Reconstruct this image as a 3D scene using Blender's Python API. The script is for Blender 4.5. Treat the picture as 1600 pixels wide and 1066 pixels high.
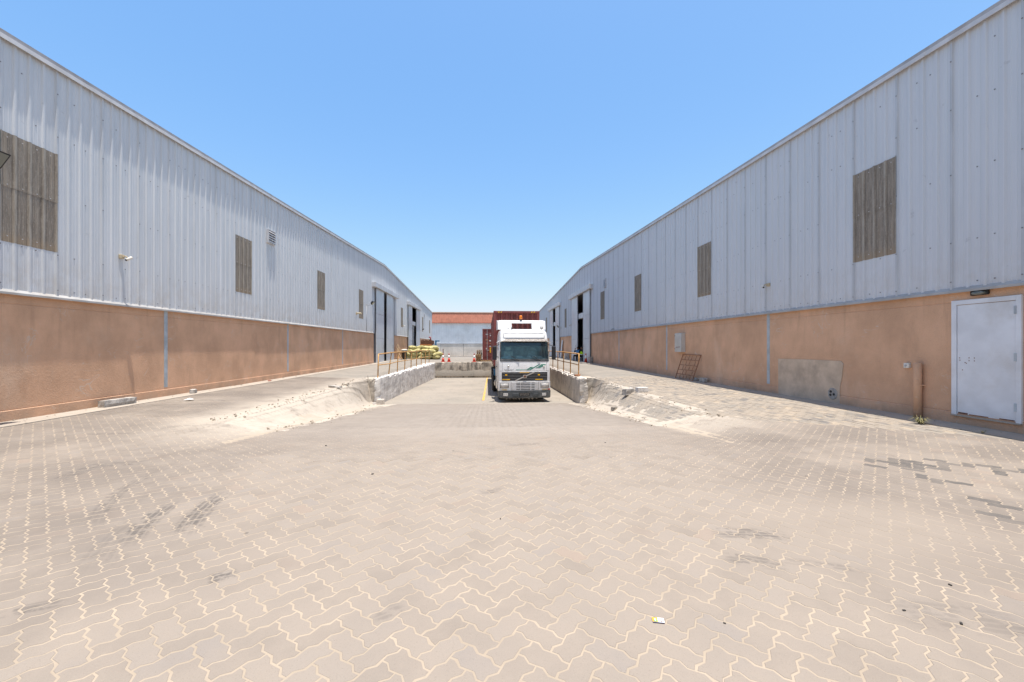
import bpy, bmesh, math, random
from mathutils import Vector, Matrix, noise as mnoise
R = math.radians
random.seed(7)
rnd = random.uniform
S = bpy.context.scene
for o in list(bpy.data.objects):
    bpy.data.objects.remove(o)
COL = S.collection

# ------------------------------------------------------------------ camera
cam = bpy.data.cameras.new('camera')
co = bpy.data.objects.new('camera', cam)
COL.objects.link(co)
co.location = (0, 0, 1.5)
co.rotation_euler = (R(90), 0, R(-3.5))
cam.sensor_width = 36.0
cam.lens = 36.0 * 654.0 / 1600.0
cam.shift_y = 7.0 / 1600.0
cam.clip_start = 0.05
cam.clip_end = 3000
S.camera = co

# ------------------------------------------------------------------ sky, sun, exposure
W = bpy.data.worlds.new('World')
S.world = W
W.use_nodes = True
wn = W.node_tree
bg = wn.nodes['Background']
sky = wn.nodes.new('ShaderNodeTexSky')
sky.sky_type = 'NISHITA'
sky.sun_disc = False
SUN = Vector((0.066, -0.10, 1.0)).normalized()
sky.sun_elevation = math.asin(SUN.z)
sky.sun_rotation = math.atan2(SUN.x, SUN.y)
sky.altitude = 0
sky.air_density = 1.0
sky.dust_density = 1.5
sky.ozone_density = 5.0
# dusty Gulf sky: warmer, paler horizon and clearer blue overhead than the stock model
sp = wn.nodes.new('ShaderNodeSeparateColor'); cb = wn.nodes.new('ShaderNodeCombineColor')
wn.links.new(sky.outputs[0], sp.inputs[0])
for i_, (k_, g_) in enumerate(((1.235, 1.25), (.785, .8), (.745, .47))):
    pw = wn.nodes.new('ShaderNodeMath'); pw.operation = 'POWER'; pw.inputs[1].default_value = g_
    ml = wn.nodes.new('ShaderNodeMath'); ml.operation = 'MULTIPLY'; ml.inputs[1].default_value = k_ * .15 ** (g_ - 1)
    mn = wn.nodes.new('ShaderNodeMath'); mn.operation = 'MINIMUM'; mn.inputs[1].default_value = 4.0
    wn.links.new(sp.outputs[i_], mn.inputs[0]); wn.links.new(mn.outputs[0], pw.inputs[0]); wn.links.new(pw.outputs[0], ml.inputs[0]); wn.links.new(ml.outputs[0], cb.inputs[i_])
wn.links.new(cb.outputs[0], bg.inputs[0])
bg.inputs[1].default_value = 0.138
sl = bpy.data.lights.new('sun', 'SUN')
sl.energy = 4.0
sl.angle = R(0.55)
sl.color = (1.0, 0.955, 0.89)
so = bpy.data.objects.new('sun', sl)
COL.objects.link(so)
so.rotation_euler = SUN.to_track_quat('Z', 'Y').to_euler()
so.location = (0, 0, 40)
S.view_settings.view_transform = 'Standard'
S.view_settings.look = 'None'
S.view_settings.gamma = 1.0
S.view_settings.use_curve_mapping = False
S.view_settings.exposure = 0.88
S.cycles.max_bounces = 8
S.cycles.diffuse_bounces = 5

# ------------------------------------------------------------------ material helper
class NT:
    def __init__(self, name, rough=0.8, spec=0.3, metal=0.0):
        self.m = bpy.data.materials.new(name)
        self.m.use_nodes = True
        self.t = self.m.node_tree
        self.b = self.t.nodes['Principled BSDF']
        self.b.inputs['Roughness'].default_value = rough
        self.b.inputs['Specular IOR Level'].default_value = spec
        self.b.inputs['Metallic'].default_value = metal
        self.g = self.t.nodes.new('ShaderNodeNewGeometry')
        self.pos = self.g.outputs['Position']
    def n(self, k):
        return self.t.nodes.new(k)
    def put(self, sock, v):
        if hasattr(v, 'is_output'):
            self.t.links.new(v, sock)
        elif isinstance(v, (tuple, list)):
            v = tuple(v)
            if sock.type == 'RGBA' and len(v) == 3:
                v = v + (1.0,)
            sock.default_value = v
        else:
            sock.default_value = v
    def math(self, op, a, b=0.0, clamp=False):
        x = self.n('ShaderNodeMath'); x.operation = op; x.use_clamp = clamp
        self.put(x.inputs[0], a); self.put(x.inputs[1], b)
        return x.outputs[0]
    def add(self, a, b): return self.math('ADD', a, b)
    def mul(self, a, b): return self.math('MULTIPLY', a, b)
    def mix(self, f, a, b, mode='MIX'):
        x = self.n('ShaderNodeMix'); x.data_type = 'RGBA'; x.blend_type = mode
        self.put(x.inputs[0], f); self.put(x.inputs[6], a); self.put(x.inputs[7], b)
        return x.outputs[2]
    def scale(self, v, s):
        x = self.n('ShaderNodeVectorMath'); x.operation = 'MULTIPLY'
        self.put(x.inputs[0], v); self.put(x.inputs[1], s)
        return x.outputs[0]
    def shift(self, v, s):
        x = self.n('ShaderNodeVectorMath'); x.operation = 'ADD'
        self.put(x.inputs[0], v); self.put(x.inputs[1], s)
        return x.outputs[0]
    def noise(self, s=1.0, vec=None, detail=4.0, rough=0.55, dist=0.0):
        x = self.n('ShaderNodeTexNoise')
        self.put(x.inputs['Vector'], vec if vec is not None else self.pos)
        x.inputs['Scale'].default_value = s
        x.inputs['Detail'].default_value = detail
        x.inputs['Roughness'].default_value = rough
        x.inputs['Distortion'].default_value = dist
        return x.outputs[0]
    def vor(self, s, vec=None, feat='F1', out=0):
        x = self.n('ShaderNodeTexVoronoi'); x.feature = feat
        self.put(x.inputs['Vector'], vec if vec is not None else self.pos)
        x.inputs['Scale'].default_value = s
        return x.outputs[out]
    def rng(self, v, a, b, c=0.0, d=1.0, smooth=True):
        x = self.n('ShaderNodeMapRange')
        x.interpolation_type = 'SMOOTHSTEP' if smooth else 'LINEAR'
        x.clamp = True
        self.put(x.inputs[0], v)
        for i, q in enumerate((a, b, c, d)):
            x.inputs[i + 1].default_value = q
        return x.outputs[0]
    def xyz(self, v=None):
        x = self.n('ShaderNodeSeparateXYZ')
        self.put(x.inputs[0], v if v is not None else self.pos)
        return x.outputs
    def attr(self, name):
        x = self.n('ShaderNodeAttribute'); x.attribute_name = name
        return x.outputs['Fac']
    def objrnd(self):
        return self.n('ShaderNodeObjectInfo').outputs['Random']
    def bump(self, h, strength=0.3, dist=0.01):
        x = self.n('ShaderNodeBump')
        x.inputs['Strength'].default_value = strength
        x.inputs['Distance'].default_value = dist
        self.put(x.inputs['Height'], h)
        self.t.links.new(x.outputs[0], self.b.inputs['Normal'])
    def col(self, v): self.put(self.b.inputs['Base Color'], v)
    def rough(self, v): self.put(self.b.inputs['Roughness'], v)

GK = .92                          # dusty ground reflectance
def c3(c, k): return tuple(x * k for x in c)

def plain(name, c, rough=0.6, spec=0.4, metal=0.0, var=0.18, s=6.0, dirt=None, dfac=0.5, bump=0.0, bs=60.0):
    N = NT(name, rough, spec, metal)
    a = N.noise(s, detail=5)
    col = N.mix(N.rng(a, .3, .7), c3(c, 1 - var), c3(c, 1 + var))
    if dirt:
        d = N.noise(s * .45, N.shift(N.pos, (3.1, 7.7, 1.3)), 6, .65)
        col = N.mix(N.mul(N.rng(d, .45, .72), dfac), col, dirt)
    N.col(col)
    if bump:
        N.bump(N.noise(bs, detail=3), bump, .01)
    return N.m

# ------------------------------------------------------------------ mesh helper
class MB:
    def __init__(self):
        self.v = []; self.f = []; self.mi = []
    def face(self, pts, m=0):
        k = len(self.v)
        self.v += [tuple(p) for p in pts]
        self.f.append(tuple(range(k, k + len(pts)))); self.mi.append(m)
    def hexa(self, p, m=0):
        k = len(self.v)
        self.v += [tuple(q) for q in p]
        for q in ((0, 3, 2, 1), (4, 5, 6, 7), (0, 1, 5, 4), (1, 2, 6, 5), (2, 3, 7, 6), (3, 0, 4, 7)):
            self.f.append(tuple(k + i for i in q)); self.mi.append(m)
    def box(self, x0, x1, y0, y1, z0, z1, m=0):
        self.hexa([(x0, y0, z0), (x1, y0, z0), (x1, y1, z0), (x0, y1, z0),
                   (x0, y0, z1), (x1, y0, z1), (x1, y1, z1), (x0, y1, z1)], m)
    def prism(self, poly, ext, m=0):
        n = len(poly); k = len(self.v); e = Vector(ext)
        self.v += [tuple(p) for p in poly] + [tuple(Vector(p) + e) for p in poly]
        self.f.append(tuple(range(k + n - 1, k - 1, -1))); self.mi.append(m)
        self.f.append(tuple(range(k + n, k + 2 * n))); self.mi.append(m)
        for i in range(n):
            j = (i + 1) % n
            self.f.append((k + i, k + j, k + n + j, k + n + i)); self.mi.append(m)
    def tube(self, path, r, n=8, m=0, cap=True):
        path = [Vector(p) for p in path]; rings = []
        for i, p in enumerate(path):
            a = path[max(i - 1, 0)]; b = path[min(i + 1, len(path) - 1)]
            d = (b - a).normalized()
            up = Vector((0, 0, 1)) if abs(d.z) < .9 else Vector((1, 0, 0))
            s = d.cross(up).normalized(); t = s.cross(d)
            rr = r[i] if isinstance(r, (list, tuple)) else r
            k = len(self.v)
            for q in range(n):
                g = 2 * math.pi * q / n
                self.v.append(tuple(p + (s * math.cos(g) + t * math.sin(g)) * rr))
            rings.append(k)
        for a, b in zip(rings, rings[1:]):
            for q in range(n):
                w = (q + 1) % n
                self.f.append((a + q, a + w, b + w, b + q)); self.mi.append(m)
        if cap:
            self.f.append(tuple(rings[0] + q for q in reversed(range(n)))); self.mi.append(m)
            self.f.append(tuple(rings[-1] + q for q in range(n))); self.mi.append(m)
    def lathe(self, prof, c=(0, 0, 0), axis='z', n=16, m=0):
        rings = []
        for (r, h) in prof:
            k = len(self.v)
            for q in range(n):
                g = 2 * math.pi * q / n; a, b = r * math.cos(g), r * math.sin(g)
                p = {'z': (a, b, h), 'x': (h, a, b), 'y': (a, h, b)}[axis]
                self.v.append((p[0] + c[0], p[1] + c[1], p[2] + c[2]))
            rings.append(k)
        for a, b in zip(rings, rings[1:]):
            for q in range(n):
                w = (q + 1) % n
                self.f.append((a + q, a + w, b + w, b + q)); self.mi.append(m)
        self.f.append(tuple(rings[0] + q for q in reversed(range(n)))); self.mi.append(m)
        self.f.append(tuple(rings[-1] + q for q in range(n))); self.mi.append(m)
    def mesh(self, name, mats, smooth=False, fix=True):
        me = bpy.data.meshes.new(name)
        me.from_pydata(self.v, [], self.f)
        if not isinstance(mats, (list, tuple)): mats = [mats]
        for q in mats: me.materials.append(q)
        if len(mats) > 1: me.polygons.foreach_set('material_index', self.mi)
        if smooth: me.polygons.foreach_set('use_smooth', [True] * len(self.f))
        if fix:
            bm = bmesh.new(); bm.from_mesh(me)
            bmesh.ops.recalc_face_normals(bm, faces=bm.faces)
            bm.to_mesh(me); bm.free()
        me.update()
        return me
    def build(self, name, mats, parent=None, smooth=False, loc=(0, 0, 0), rot=(0, 0, 0), bev=0.0, fix=True):
        o = bpy.data.objects.new(name, self.mesh(name, mats, smooth, fix))
        COL.objects.link(o)
        o.location = loc; o.rotation_euler = rot
        if parent: o.parent = parent
        if bev:
            b = o.modifiers.new('bevel', 'BEVEL'); b.width = bev; b.segments = 2; b.limit_method = 'ANGLE'
            b.harden_normals = False
        return o

def tag(o, label=None, cat=None, group=None, kind=None):
    if label: o['label'] = label
    if cat: o['category'] = cat
    if group: o['group'] = group
    if kind: o['kind'] = kind
    return o

def thing(name, label, cat, loc=(0, 0, 0), rz=0.0, group=None):
    o = bpy.data.objects.new(name, None); COL.objects.link(o)
    o.empty_display_size = .2
    o.location = loc; o.rotation_euler = (0, 0, rz)
    return tag(o, label, cat, group)

def copy_tree(o, parent=None):
    c = o.copy(); COL.objects.link(c)
    if parent: c.parent = parent
    for ch in list(o.children): copy_tree(ch, c)
    return c

def text_mesh(name, s, size, mat, parent, loc, rot, ext=.002, sx=1.0):
    cu = bpy.data.curves.new(name, 'FONT'); cu.body = s; cu.size = size; cu.extrude = ext
    cu.align_x = 'CENTER'; cu.align_y = 'CENTER'
    t = bpy.data.objects.new(name, cu); COL.objects.link(t)
    bpy.context.view_layer.update()
    me = bpy.data.meshes.new_from_object(t)
    bpy.data.objects.remove(t)
    me.materials.clear(); me.materials.append(mat)
    o = bpy.data.objects.new(name, me); COL.objects.link(o)
    o.parent = parent; o.location = loc; o.rotation_euler = rot; o.scale = (sx, 1, 1)
    return o

def sstep(a, b, x):
    t = min(1, max(0, (x - a) / (b - a))); return t * t * (3 - 2 * t)

# ------------------------------------------------------------------ terrain
DL, DR = 8.75, 8.4
PITF, PITB = 19.35, 36.2           # pit front and back along Y
PXL, PXR = -4.85, 4.25             # pit side walls, inner faces at the front
def ground_z(x, y):
    s = min(1, max(0, (y - 5.6) / 13.7))
    r = -1.17 * (s ** 1.12)
    k = sstep(14.5, 18.8, y)
    if x < 0:
        toe = -4.25 - .84 * k; cr = -5.3 - .1 * k
        w = 1 - sstep(-toe, -cr, -x)
    else:
        toe = 3.8 + .82 * k; cr = 4.85 + .2 * k
        w = 1 - sstep(toe, cr, x)
    if y > 19.3: w = 0 if (x < -5.1 or x > 4.62) else 1
    if y > PITB: w = 0
    side = .10 * sstep(5.0, 8.3, abs(x))
    back = .05 * sstep(30, 37, y) - .72 * sstep(50, 84, y)
    near = 0.012 * mnoise.noise(Vector((x * .35, y * .35, 0))) + .006 * mnoise.noise(Vector((x * 1.1, y * 1.1, 5)))
    return r * w + side * (1 - sstep(50, 70, y)) + back + near

def lin(a, b, n): return [a + (b - a) * i / n for i in range(n + 1)]

# ------------------------------------------------------------------ ground materials
def streaks(N, items):
    """tyre and rubber marks: rotated soft-edged boxes broken up by noise"""
    tot = None
    for (x, y, ang, L, w, k) in items:
        mp = N.n('ShaderNodeMapping'); mp.vector_type = 'TEXTURE'
        N.put(mp.inputs[0], N.pos)
        mp.inputs['Location'].default_value = (x, y, 0)
        mp.inputs['Rotation'].default_value = (0, 0, ang)
        q = N.xyz(mp.outputs[0])
        bend = N.mul(N.mul(q[0], q[0]), .18)
        tread = N.rng(N.math('SINE', N.mul(N.add(q[1], bend), 125.0)), -.75, -.2, .35, 1.0)
        a = N.rng(N.math('ABSOLUTE', q[0]), L * .25, L * .55, 1, 0)
        b = N.rng(N.math('ABSOLUTE', N.add(q[1], bend)), w * .3, w * .6, 1, 0)
        f = N.mul(N.mul(N.mul(a, b), tread), k)
        tot = f if tot is None else N.math('MAXIMUM', tot, f)
    return tot

MARKS = [(-2.89, 3.76, R(109), 1.0, .19, .85), (-2.58, 3.95, R(106), 1.1, .21, .9), (-3.72, 4.47, R(112), 1.9, .15, .5), (-2.83, 3.4, R(112), 1.1, .3, .28),
         (-1.71, 2.83, R(32), .17, .14, .95), (-4.83, 5.31, R(99), .9, .22, .62), (-4.6, 5.6, R(20), .5, .3, .55), (-2.6, 2.55, R(20), .34, .12, .6), (-3.1, 2.6, R(10), .5, .2, .45),
         (2.08, 3.21, R(-9), .62, .2, .75), (1.85, 2.79, R(-24), .4, .16, .6), (2.3, 2.72, R(-18), .6, .1, .4),
         (.05, 4.3, R(10), .3, .16, .45), (2.6, 2.15, R(-15), .7, .3, .3), (2.95, 2.0, R(-20), .5, .12, .5),
         (-.55, 2.4, R(30), .2, .12, .35), (-5.4, 8.2, R(25), 1.6, .25, .4), (-6.6, 9.6, R(10), 1.0, .2, .5), (-7.1, 11.4, R(5), .7, .16, .7), (-6.2, 7.4, R(14), .8, .1, .6),
         (.6, 6.6, R(8), .7, .2, .45), (4.2, 6.4, R(-6), 1.4, .2, .35)]

def yard_mat(name, joint):
    N = NT(name, .92, .15)
    P = N.xyz()
    sand = (.392, .321, .243)
    dust = (.30, .253, .207)
    grey = (.325, .281, .238)
    big = N.noise(.55, detail=5, rough=.6)
    med = N.noise(2.6, detail=5, rough=.6)
    fine = N.noise(170, detail=2)
    sx = N.math('ABSOLUTE', N.add(P[0], .25))
    inner = N.rng(sx, 3.2, 4.6, 1, 0)
    rampf = N.mul(N.rng(P[1], 5.5, 9.0), inner)
    bank = N.mul(N.mul(N.rng(sx, 3.7, 4.4), N.rng(sx, 5.0, 6.4, 1, 0)), N.rng(P[1], 6.2, 9.5))
    if joint:
        col = N.mix(N.rng(med, .35, .7), c3(sand, .86), c3(sand, 1.06))
        col = N.mix(N.mul(N.rng(N.noise(1.3, N.shift(N.pos, (6, 6, 0)), 6, .7), .48, .68), .35), col, (.27, .222, .175))
    else:
        tone = N.math('FRACT', N.add(N.attr('tone'), N.objrnd()))
        base = N.mix(tone, (.250, .212, .175), (.304, .260, .217))
        base = N.mix(N.rng(tone, .88, .98), base, (.27, .235, .203))
        base = N.mix(N.rng(tone, .05, .02), base, (.305, .243, .194))
        base = N.mix(N.rng(med, .3, .75), base, c3(dust, 1.0))
        col = N.mix(N.mul(N.rng(fine, .56, .74), .5), base, (.20, .168, .138))
        col = N.mix(N.mul(N.rng(N.noise(260, N.shift(N.pos, (2, 5, 1)), 2), .60, .75), .45), col, (.40, .35, .29))
        soil = N.noise(.42, N.shift(N.pos, (1.7, 8.2, 0)), 6, .68)
        side = N.rng(N.math('ABSOLUTE', N.add(P[0], -.3)), 1.2, 4.0)
        col = N.mix(N.mul(N.mul(N.rng(soil, .36, .62), side), .8), col, (.185, .157, .133))
        col = N.mix(N.mul(N.attr('dark'), N.rng(N.noise(11, detail=5, rough=.7), .25, .6, .6, 1.0)), col, (.105, .098, .092))
        # long wheel lanes: dusty rows parallel to the walls
        lane = N.noise(.9, N.scale(N.pos, (1.6, .25, 1)), 4, .6)
        col = N.mix(N.mul(N.rng(lane, .5, .78), .35), col, (.225, .195, .168))
    dfac = N.math('MAXIMUM', N.mul(rampf, N.rng(big, .2, .6, .35, .8)), N.mul(N.rng(big, .56, .74), .45))
    # dusty bare area on the right foreground where joints are filled
    ax = N.add(P[0], -3.3); ay = N.add(P[1], -3.3)
    rr = N.math('SQRT', N.add(N.mul(ax, ax), N.mul(N.mul(ay, ay), 2.6)))
    dfac = N.math('MAXIMUM', dfac, N.mul(N.rng(N.add(rr, N.mul(N.add(med, -.5), 1.4)), .35, 1.5, 1, 0), .88))
    if joint: dfac = N.mul(dfac, .5)
    dcol = N.mix(N.rng(rampf, .2, .9), dust, grey)
    dcol = N.mix(N.rng(med, .35, .7), N.mix(.16, dcol, (.17, .145, .12)), dcol)
    col = N.mix(dfac, col, dcol)
    col = N.mix(N.mul(bank, N.rng(N.noise(1.6, detail=5, rough=.65), .3, .52, .35, .95)), col, (.48, .418, .342))
    mk = streaks(N, MARKS)
    brk = N.rng(N.noise(9, N.scale(N.pos, (1, 1, 1)), 5, .7), .40, .56)
    col = N.mix(N.mul(N.mul(mk, brk), .75 if not joint else .2), col, (.085, .078, .074))
    # small oil drips
    v = N.vor(2.1, N.shift(N.pos, (.3, .1, 0)))
    drip = N.mul(N.rng(v, .028, .045, 1, 0), N.rng(N.noise(.8, N.shift(N.pos, (9, 2, 0))), .5, .6))
    col = N.mix(N.mul(drip, .8), col, (.06, .055, .05))
    N.col(N.mix(1.0, col, (GK, GK, GK), 'MULTIPLY'))
    N.bump(N.add(N.mul(fine, .6), N.noise(45, detail=3)), .35, .0035)
    return N.m
M = {}
M['paver'] = yard_mat('paver_concrete', False)
M['joint'] = yard_mat('joint_sand', True)

def slab_mat():
    N = NT('grey_slab', .92, .15)
    tone = N.math('FRACT', N.add(N.attr('tone'), N.objrnd()))
    col = N.mix(tone, (.245, .222, .192), (.335, .285, .228))
    col = N.mix(N.rng(tone, .86, .9), col, (.17, .16, .15))
    med = N.noise(1.1, detail=6, rough=.65)
    col = N.mix(N.rng(med, .42, .66, .1, .85), col, (.36, .30, .235))
    st = N.noise(2.2, N.scale(N.pos, (1, .5, 1)), 5, .7)
    col = N.mix(N.mul(N.rng(st, .62, .75), .55), col, (.15, .12, .1))
    N.col(N.mix(1.0, col, (GK, GK, GK), 'MULTIPLY'))
    N.bump(N.noise(60, detail=3), .3, .004)
    return N.m
M['slab'] = slab_mat()

def sand_mat():
    N = NT('drift_sand', .95, .1)
    a = N.noise(3.0, detail=6, rough=.65); b = N.noise(60, detail=3)
    col = N.mix(N.rng(a, .3, .7), (.40, .348, .284), (.495, .435, .362))
    col = N.mix(N.mul(N.rng(b, .6, .75), .4), col, (.27, .225, .175))
    N.col(N.mix(1.0, col, (GK, GK, GK), 'MULTIPLY')); N.bump(N.add(N.noise(30, detail=4), b), .5, .01)
    return N.m
M['sand'] = sand_mat()

def road_mat(name, c1, c2, dark, s=.8):
    N = NT(name, .9, .2)
    a = N.noise(s, detail=6, rough=.62); b = N.noise(s * 5, N.scale(N.pos, (1, .35, 1)), 5, .65); f = N.noise(120, detail=2)
    col = N.mix(N.rng(a, .3, .7), c1, c2)
    col = N.mix(N.mul(N.rng(b, .52, .75), .5), col, dark)
    col = N.mix(N.mul(N.rng(f, .55, .72), .3), col, c3(dark, .7))
    cr = N.vor(.55, N.shift(N.pos, (0, 0, 0)), 'DISTANCE_TO_EDGE')
    col = N.mix(N.mul(N.rng(N.add(cr, N.mul(N.noise(4, detail=4), .03)), .016, .022, 1, 0), .28), col, c3(dark, .6))
    N.col(N.mix(1.0, col, (GK, GK, GK), 'MULTIPLY')); N.bump(f, .3, .004)
    return N.m
M['road'] = road_mat('dusty_asphalt', (.25, .225, .19), (.305, .268, .225), (.185, .17, .15))
M['pitfloor'] = road_mat('pit_concrete', (.28, .25, .208), (.345, .30, .247), (.2, .18, .158), .5)
M['apron'] = road_mat('apron_concrete', (.37, .32, .262), (.43, .37, .305), (.27, .235, .2), 1.5)
M['backroad'] = road_mat('grey_road', (.24, .235, .23), (.29, .28, .27), (.18, .18, .18), .6)

# ------------------------------------------------------------------ building materials
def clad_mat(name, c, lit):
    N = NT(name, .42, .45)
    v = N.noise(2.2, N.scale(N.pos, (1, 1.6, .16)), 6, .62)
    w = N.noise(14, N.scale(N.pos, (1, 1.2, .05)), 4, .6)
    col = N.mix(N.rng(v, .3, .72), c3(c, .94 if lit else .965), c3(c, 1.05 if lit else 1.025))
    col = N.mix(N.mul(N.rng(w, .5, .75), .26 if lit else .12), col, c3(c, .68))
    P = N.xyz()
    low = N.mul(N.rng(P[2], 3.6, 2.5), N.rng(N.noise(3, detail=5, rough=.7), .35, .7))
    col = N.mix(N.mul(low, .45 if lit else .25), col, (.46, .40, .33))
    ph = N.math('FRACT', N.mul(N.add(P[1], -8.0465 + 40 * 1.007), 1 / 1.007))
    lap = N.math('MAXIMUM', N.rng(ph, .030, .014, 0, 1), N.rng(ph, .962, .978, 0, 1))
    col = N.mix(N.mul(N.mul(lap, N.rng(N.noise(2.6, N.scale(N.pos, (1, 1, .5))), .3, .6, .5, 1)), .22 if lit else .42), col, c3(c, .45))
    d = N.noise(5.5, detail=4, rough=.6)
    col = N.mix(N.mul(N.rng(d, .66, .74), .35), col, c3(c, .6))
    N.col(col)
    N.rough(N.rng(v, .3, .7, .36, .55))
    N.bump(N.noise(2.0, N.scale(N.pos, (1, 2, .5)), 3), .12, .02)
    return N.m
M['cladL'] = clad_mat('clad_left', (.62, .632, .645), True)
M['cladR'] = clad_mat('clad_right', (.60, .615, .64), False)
M['trim'] = plain('trim_metal', (.58, .57, .57), .45, .45, 0, .1, 3, (.38, .33, .28), .4)
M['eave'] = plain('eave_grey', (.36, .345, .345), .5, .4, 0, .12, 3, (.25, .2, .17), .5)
M['drip'] = plain('dusty_drip_metal', (.40, .385, .365), .6, .35, 0, .12, 3, (.34, .29, .24), .5)
M['doormetal'] = plain('door_metal', (.54, .56, .58), .38, .5, 0, .06, 1.2, (.42, .38, .34), .35)
M['doorframe'] = plain('door_frame_metal', (.2, .2, .21), .5, .4, 0, .15, 3, (.2, .12, .08), .4)
M['shutterbox'] = plain('shutter_box', (.6, .6, .6), .5, .4, 0, .1, 2)
M['whitedoor'] = plain('white_door_paint', (.70, .72, .75), .4, .45, 0, .07, 2.5, (.50, .47, .43), .5)
M['roof'] = plain('roof_metal', (.5, .5, .5), .5, .4)
M['inside'] = plain('inside_dark', (.10, .095, .09), .9, .1)
M['dark'] = plain('black_plastic', (.018, .018, .02), .5, .4, 0, .2)
M['steelblue'] = plain('steel_column', (.40, .45, .48), .5, .4, 0, .15, 4, (.34, .31, .27), .4)

def plaster(name, c, patchc):
    N = NT(name, .93, .12)
    a = N.noise(.9, detail=6, rough=.6); b = N.noise(2.2, N.scale(N.pos, (1, 1, .35)), 6, .65); f = N.noise(75, detail=3)
    col = N.mix(N.rng(a, .3, .7), c3(c, .84), c3(c, 1.1))
    col = N.mix(N.mul(N.rng(b, .5, .74), .5), col, c3(c, .72))
    col = N.mix(N.mul(N.rng(f, .55, .75), .25), col, c3(c, .7))
    # thin pale scratches and scuffs
    wv = N.noise(1.4, detail=3, dist=1.2)
    ln = N.rng(N.math('ABSOLUTE', N.add(wv, -.5)), .003, .007, 1, 0)
    msk = N.rng(N.noise(1.1, N.shift(N.pos, (4, 9, 2))), .53, .60)
    col = N.mix(N.mul(N.mul(ln, msk), .55), col, (.62, .52, .42))
    P = N.xyz()
    sc = N.noise(3.2, N.scale(N.pos, (1, 1, 1.8)), 6, .75)
    lowz = N.mul(N.rng(P[2], 1.7, .3), N.rng(sc, .6, .70))
    col = N.mix(N.mul(lowz, .45), col, patchc)
    foot = N.mul(N.rng(P[2], .42, .05), N.rng(N.noise(2.5, detail=5), .3, .7))
    col = N.mix(N.mul(foot, .6), col, (.30, .23, .17))
    pale = N.mul(N.rng(N.noise(.55, N.scale(N.shift(N.pos, (5, 3, 0)), (1, 1, .6)), 6, .7), .52, .72), .38)
    col = N.mix(pale, col, (.68, .52, .39))
    runs = N.mul(N.rng(N.noise(5.5, N.scale(N.pos, (1, 1, .07)), 4, .6), .56, .72), N.rng(P[2], .9, 2.4))
    col = N.mix(N.mul(runs, .35), col, c3(c, .55))
    N.col(col)
    N.bump(N.add(f, N.noise(26, detail=4)), .65, .012)
    return N.m
M['plaster'] = plaster('ochre_plaster', (.66, .405, .258), (.68, .56, .45))
M['greypatch'] = plain('grey_render', (.58, .455, .34), .95, .1, 0, .12, 3, (.26, .21, .17), .5, .5, 70)

def fibre():
    N = NT('weathered_shaded_fibreglass', .8, .25)
    a = N.noise(16, N.scale(N.pos, (1, 1, .12)), 6, .7); b = N.noise(70, N.scale(N.pos, (1, 1, .25)), 3, .7)
    P = N.xyz()
    col = N.mix(N.rng(a, .3, .7), (.185, .155, .125), (.32, .275, .225))
    col = N.mix(N.mul(N.rng(b, .5, .7), .6), col, (.40, .365, .31))
    col = N.mix(N.mul(N.rng(N.noise(9, N.scale(N.pos, (1, 1, .06))), .55, .7), .45), col, (.42, .345, .26))
    col = N.mix(N.mul(N.rng(P[2], 3.62, 3.45), .6), col, (.33, .25, .17))
    ph = N.math('FRACT', N.mul(N.add(P[1], -8.0465 + 40 * 1.007), 4 / 1.007))
    rib_lit = N.math('MAXIMUM', N.rng(ph, .13, .05), N.rng(ph, .87, .95))
    col = N.mix(N.mul(rib_lit, N.rng(a, .3, .6, .15, .6)), col, (.44, .40, .34))  # rib tops painted paler as rib shading, broken up by weathering streaks
    edge = N.math('MAXIMUM', N.math('MULTIPLY', N.rng(ph, .13, .16), N.rng(ph, .2, .16)), N.math('MULTIPLY', N.rng(ph, .80, .84), N.rng(ph, .87, .84)))
    col = N.mix(N.mul(edge, .55), col, (.075, .062, .05))  # dark line at each rib foot: rib shade put into the colour
    N.col(col); N.bump(b, .4, .01)
    return N.m
M['fibre'] = fibre()

def concrete(name, c, grime, gf, s=2.0):
    N = NT(name, .92, .15)
    a = N.noise(s, detail=7, rough=.65); b = N.noise(s * 1.6, N.scale(N.pos, (1, 1, .5)), 7, .72, .6); f = N.noise(55, detail=4)
    col = N.mix(N.rng(a, .3, .7), c3(c, .82), c3(c, 1.12))
    col = N.mix(N.mul(N.rng(b, .46, .62), gf), col, grime)
    run = N.noise(7, N.scale(N.pos, (1, 1, .12)), 5, .6)
    col = N.mix(N.mul(N.rng(run, .55, .7), gf * .5), col, c3(grime, 1.3))
    ck = N.vor(1.1, N.shift(N.scale(N.pos, (1, 1, 1)), (.2, .4, .1)), 'DISTANCE_TO_EDGE')
    ck = N.add(ck, N.mul(N.noise(6, detail=5), .06))
    col = N.mix(N.mul(N.rng(ck, .034, .04, 1, 0), .5), col, c3(grime, .6))
    N.col(col); N.bump(N.add(N.noise(14, detail=6, rough=.7), N.mul(f, .5)), .55, .02)
    return N.m
M['concL'] = concrete('pale_concrete', (.70, .66, .61), (.36, .33, .29), .4)
M['concR'] = concrete('grey_concrete', (.56, .51, .45), (.27, .245, .215), .5)
M['concB'] = concrete('grimy_concrete', (.56, .49, .40), (.12, .108, .095), .8, 1.1)
M['rubble'] = concrete('rubble_concrete', (.42, .39, .35), (.22, .2, .18), .6, 6)
M['railpaint'] = plain('rusty_yellow_paint', (.52, .29, .10), .65, .3, 0, .2, 9, (.17, .075, .04), .9)
M['rust'] = plain('rust', (.20, .095, .06), .85, .2, 0, .3, 14, (.07, .035, .025), .6)

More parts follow.
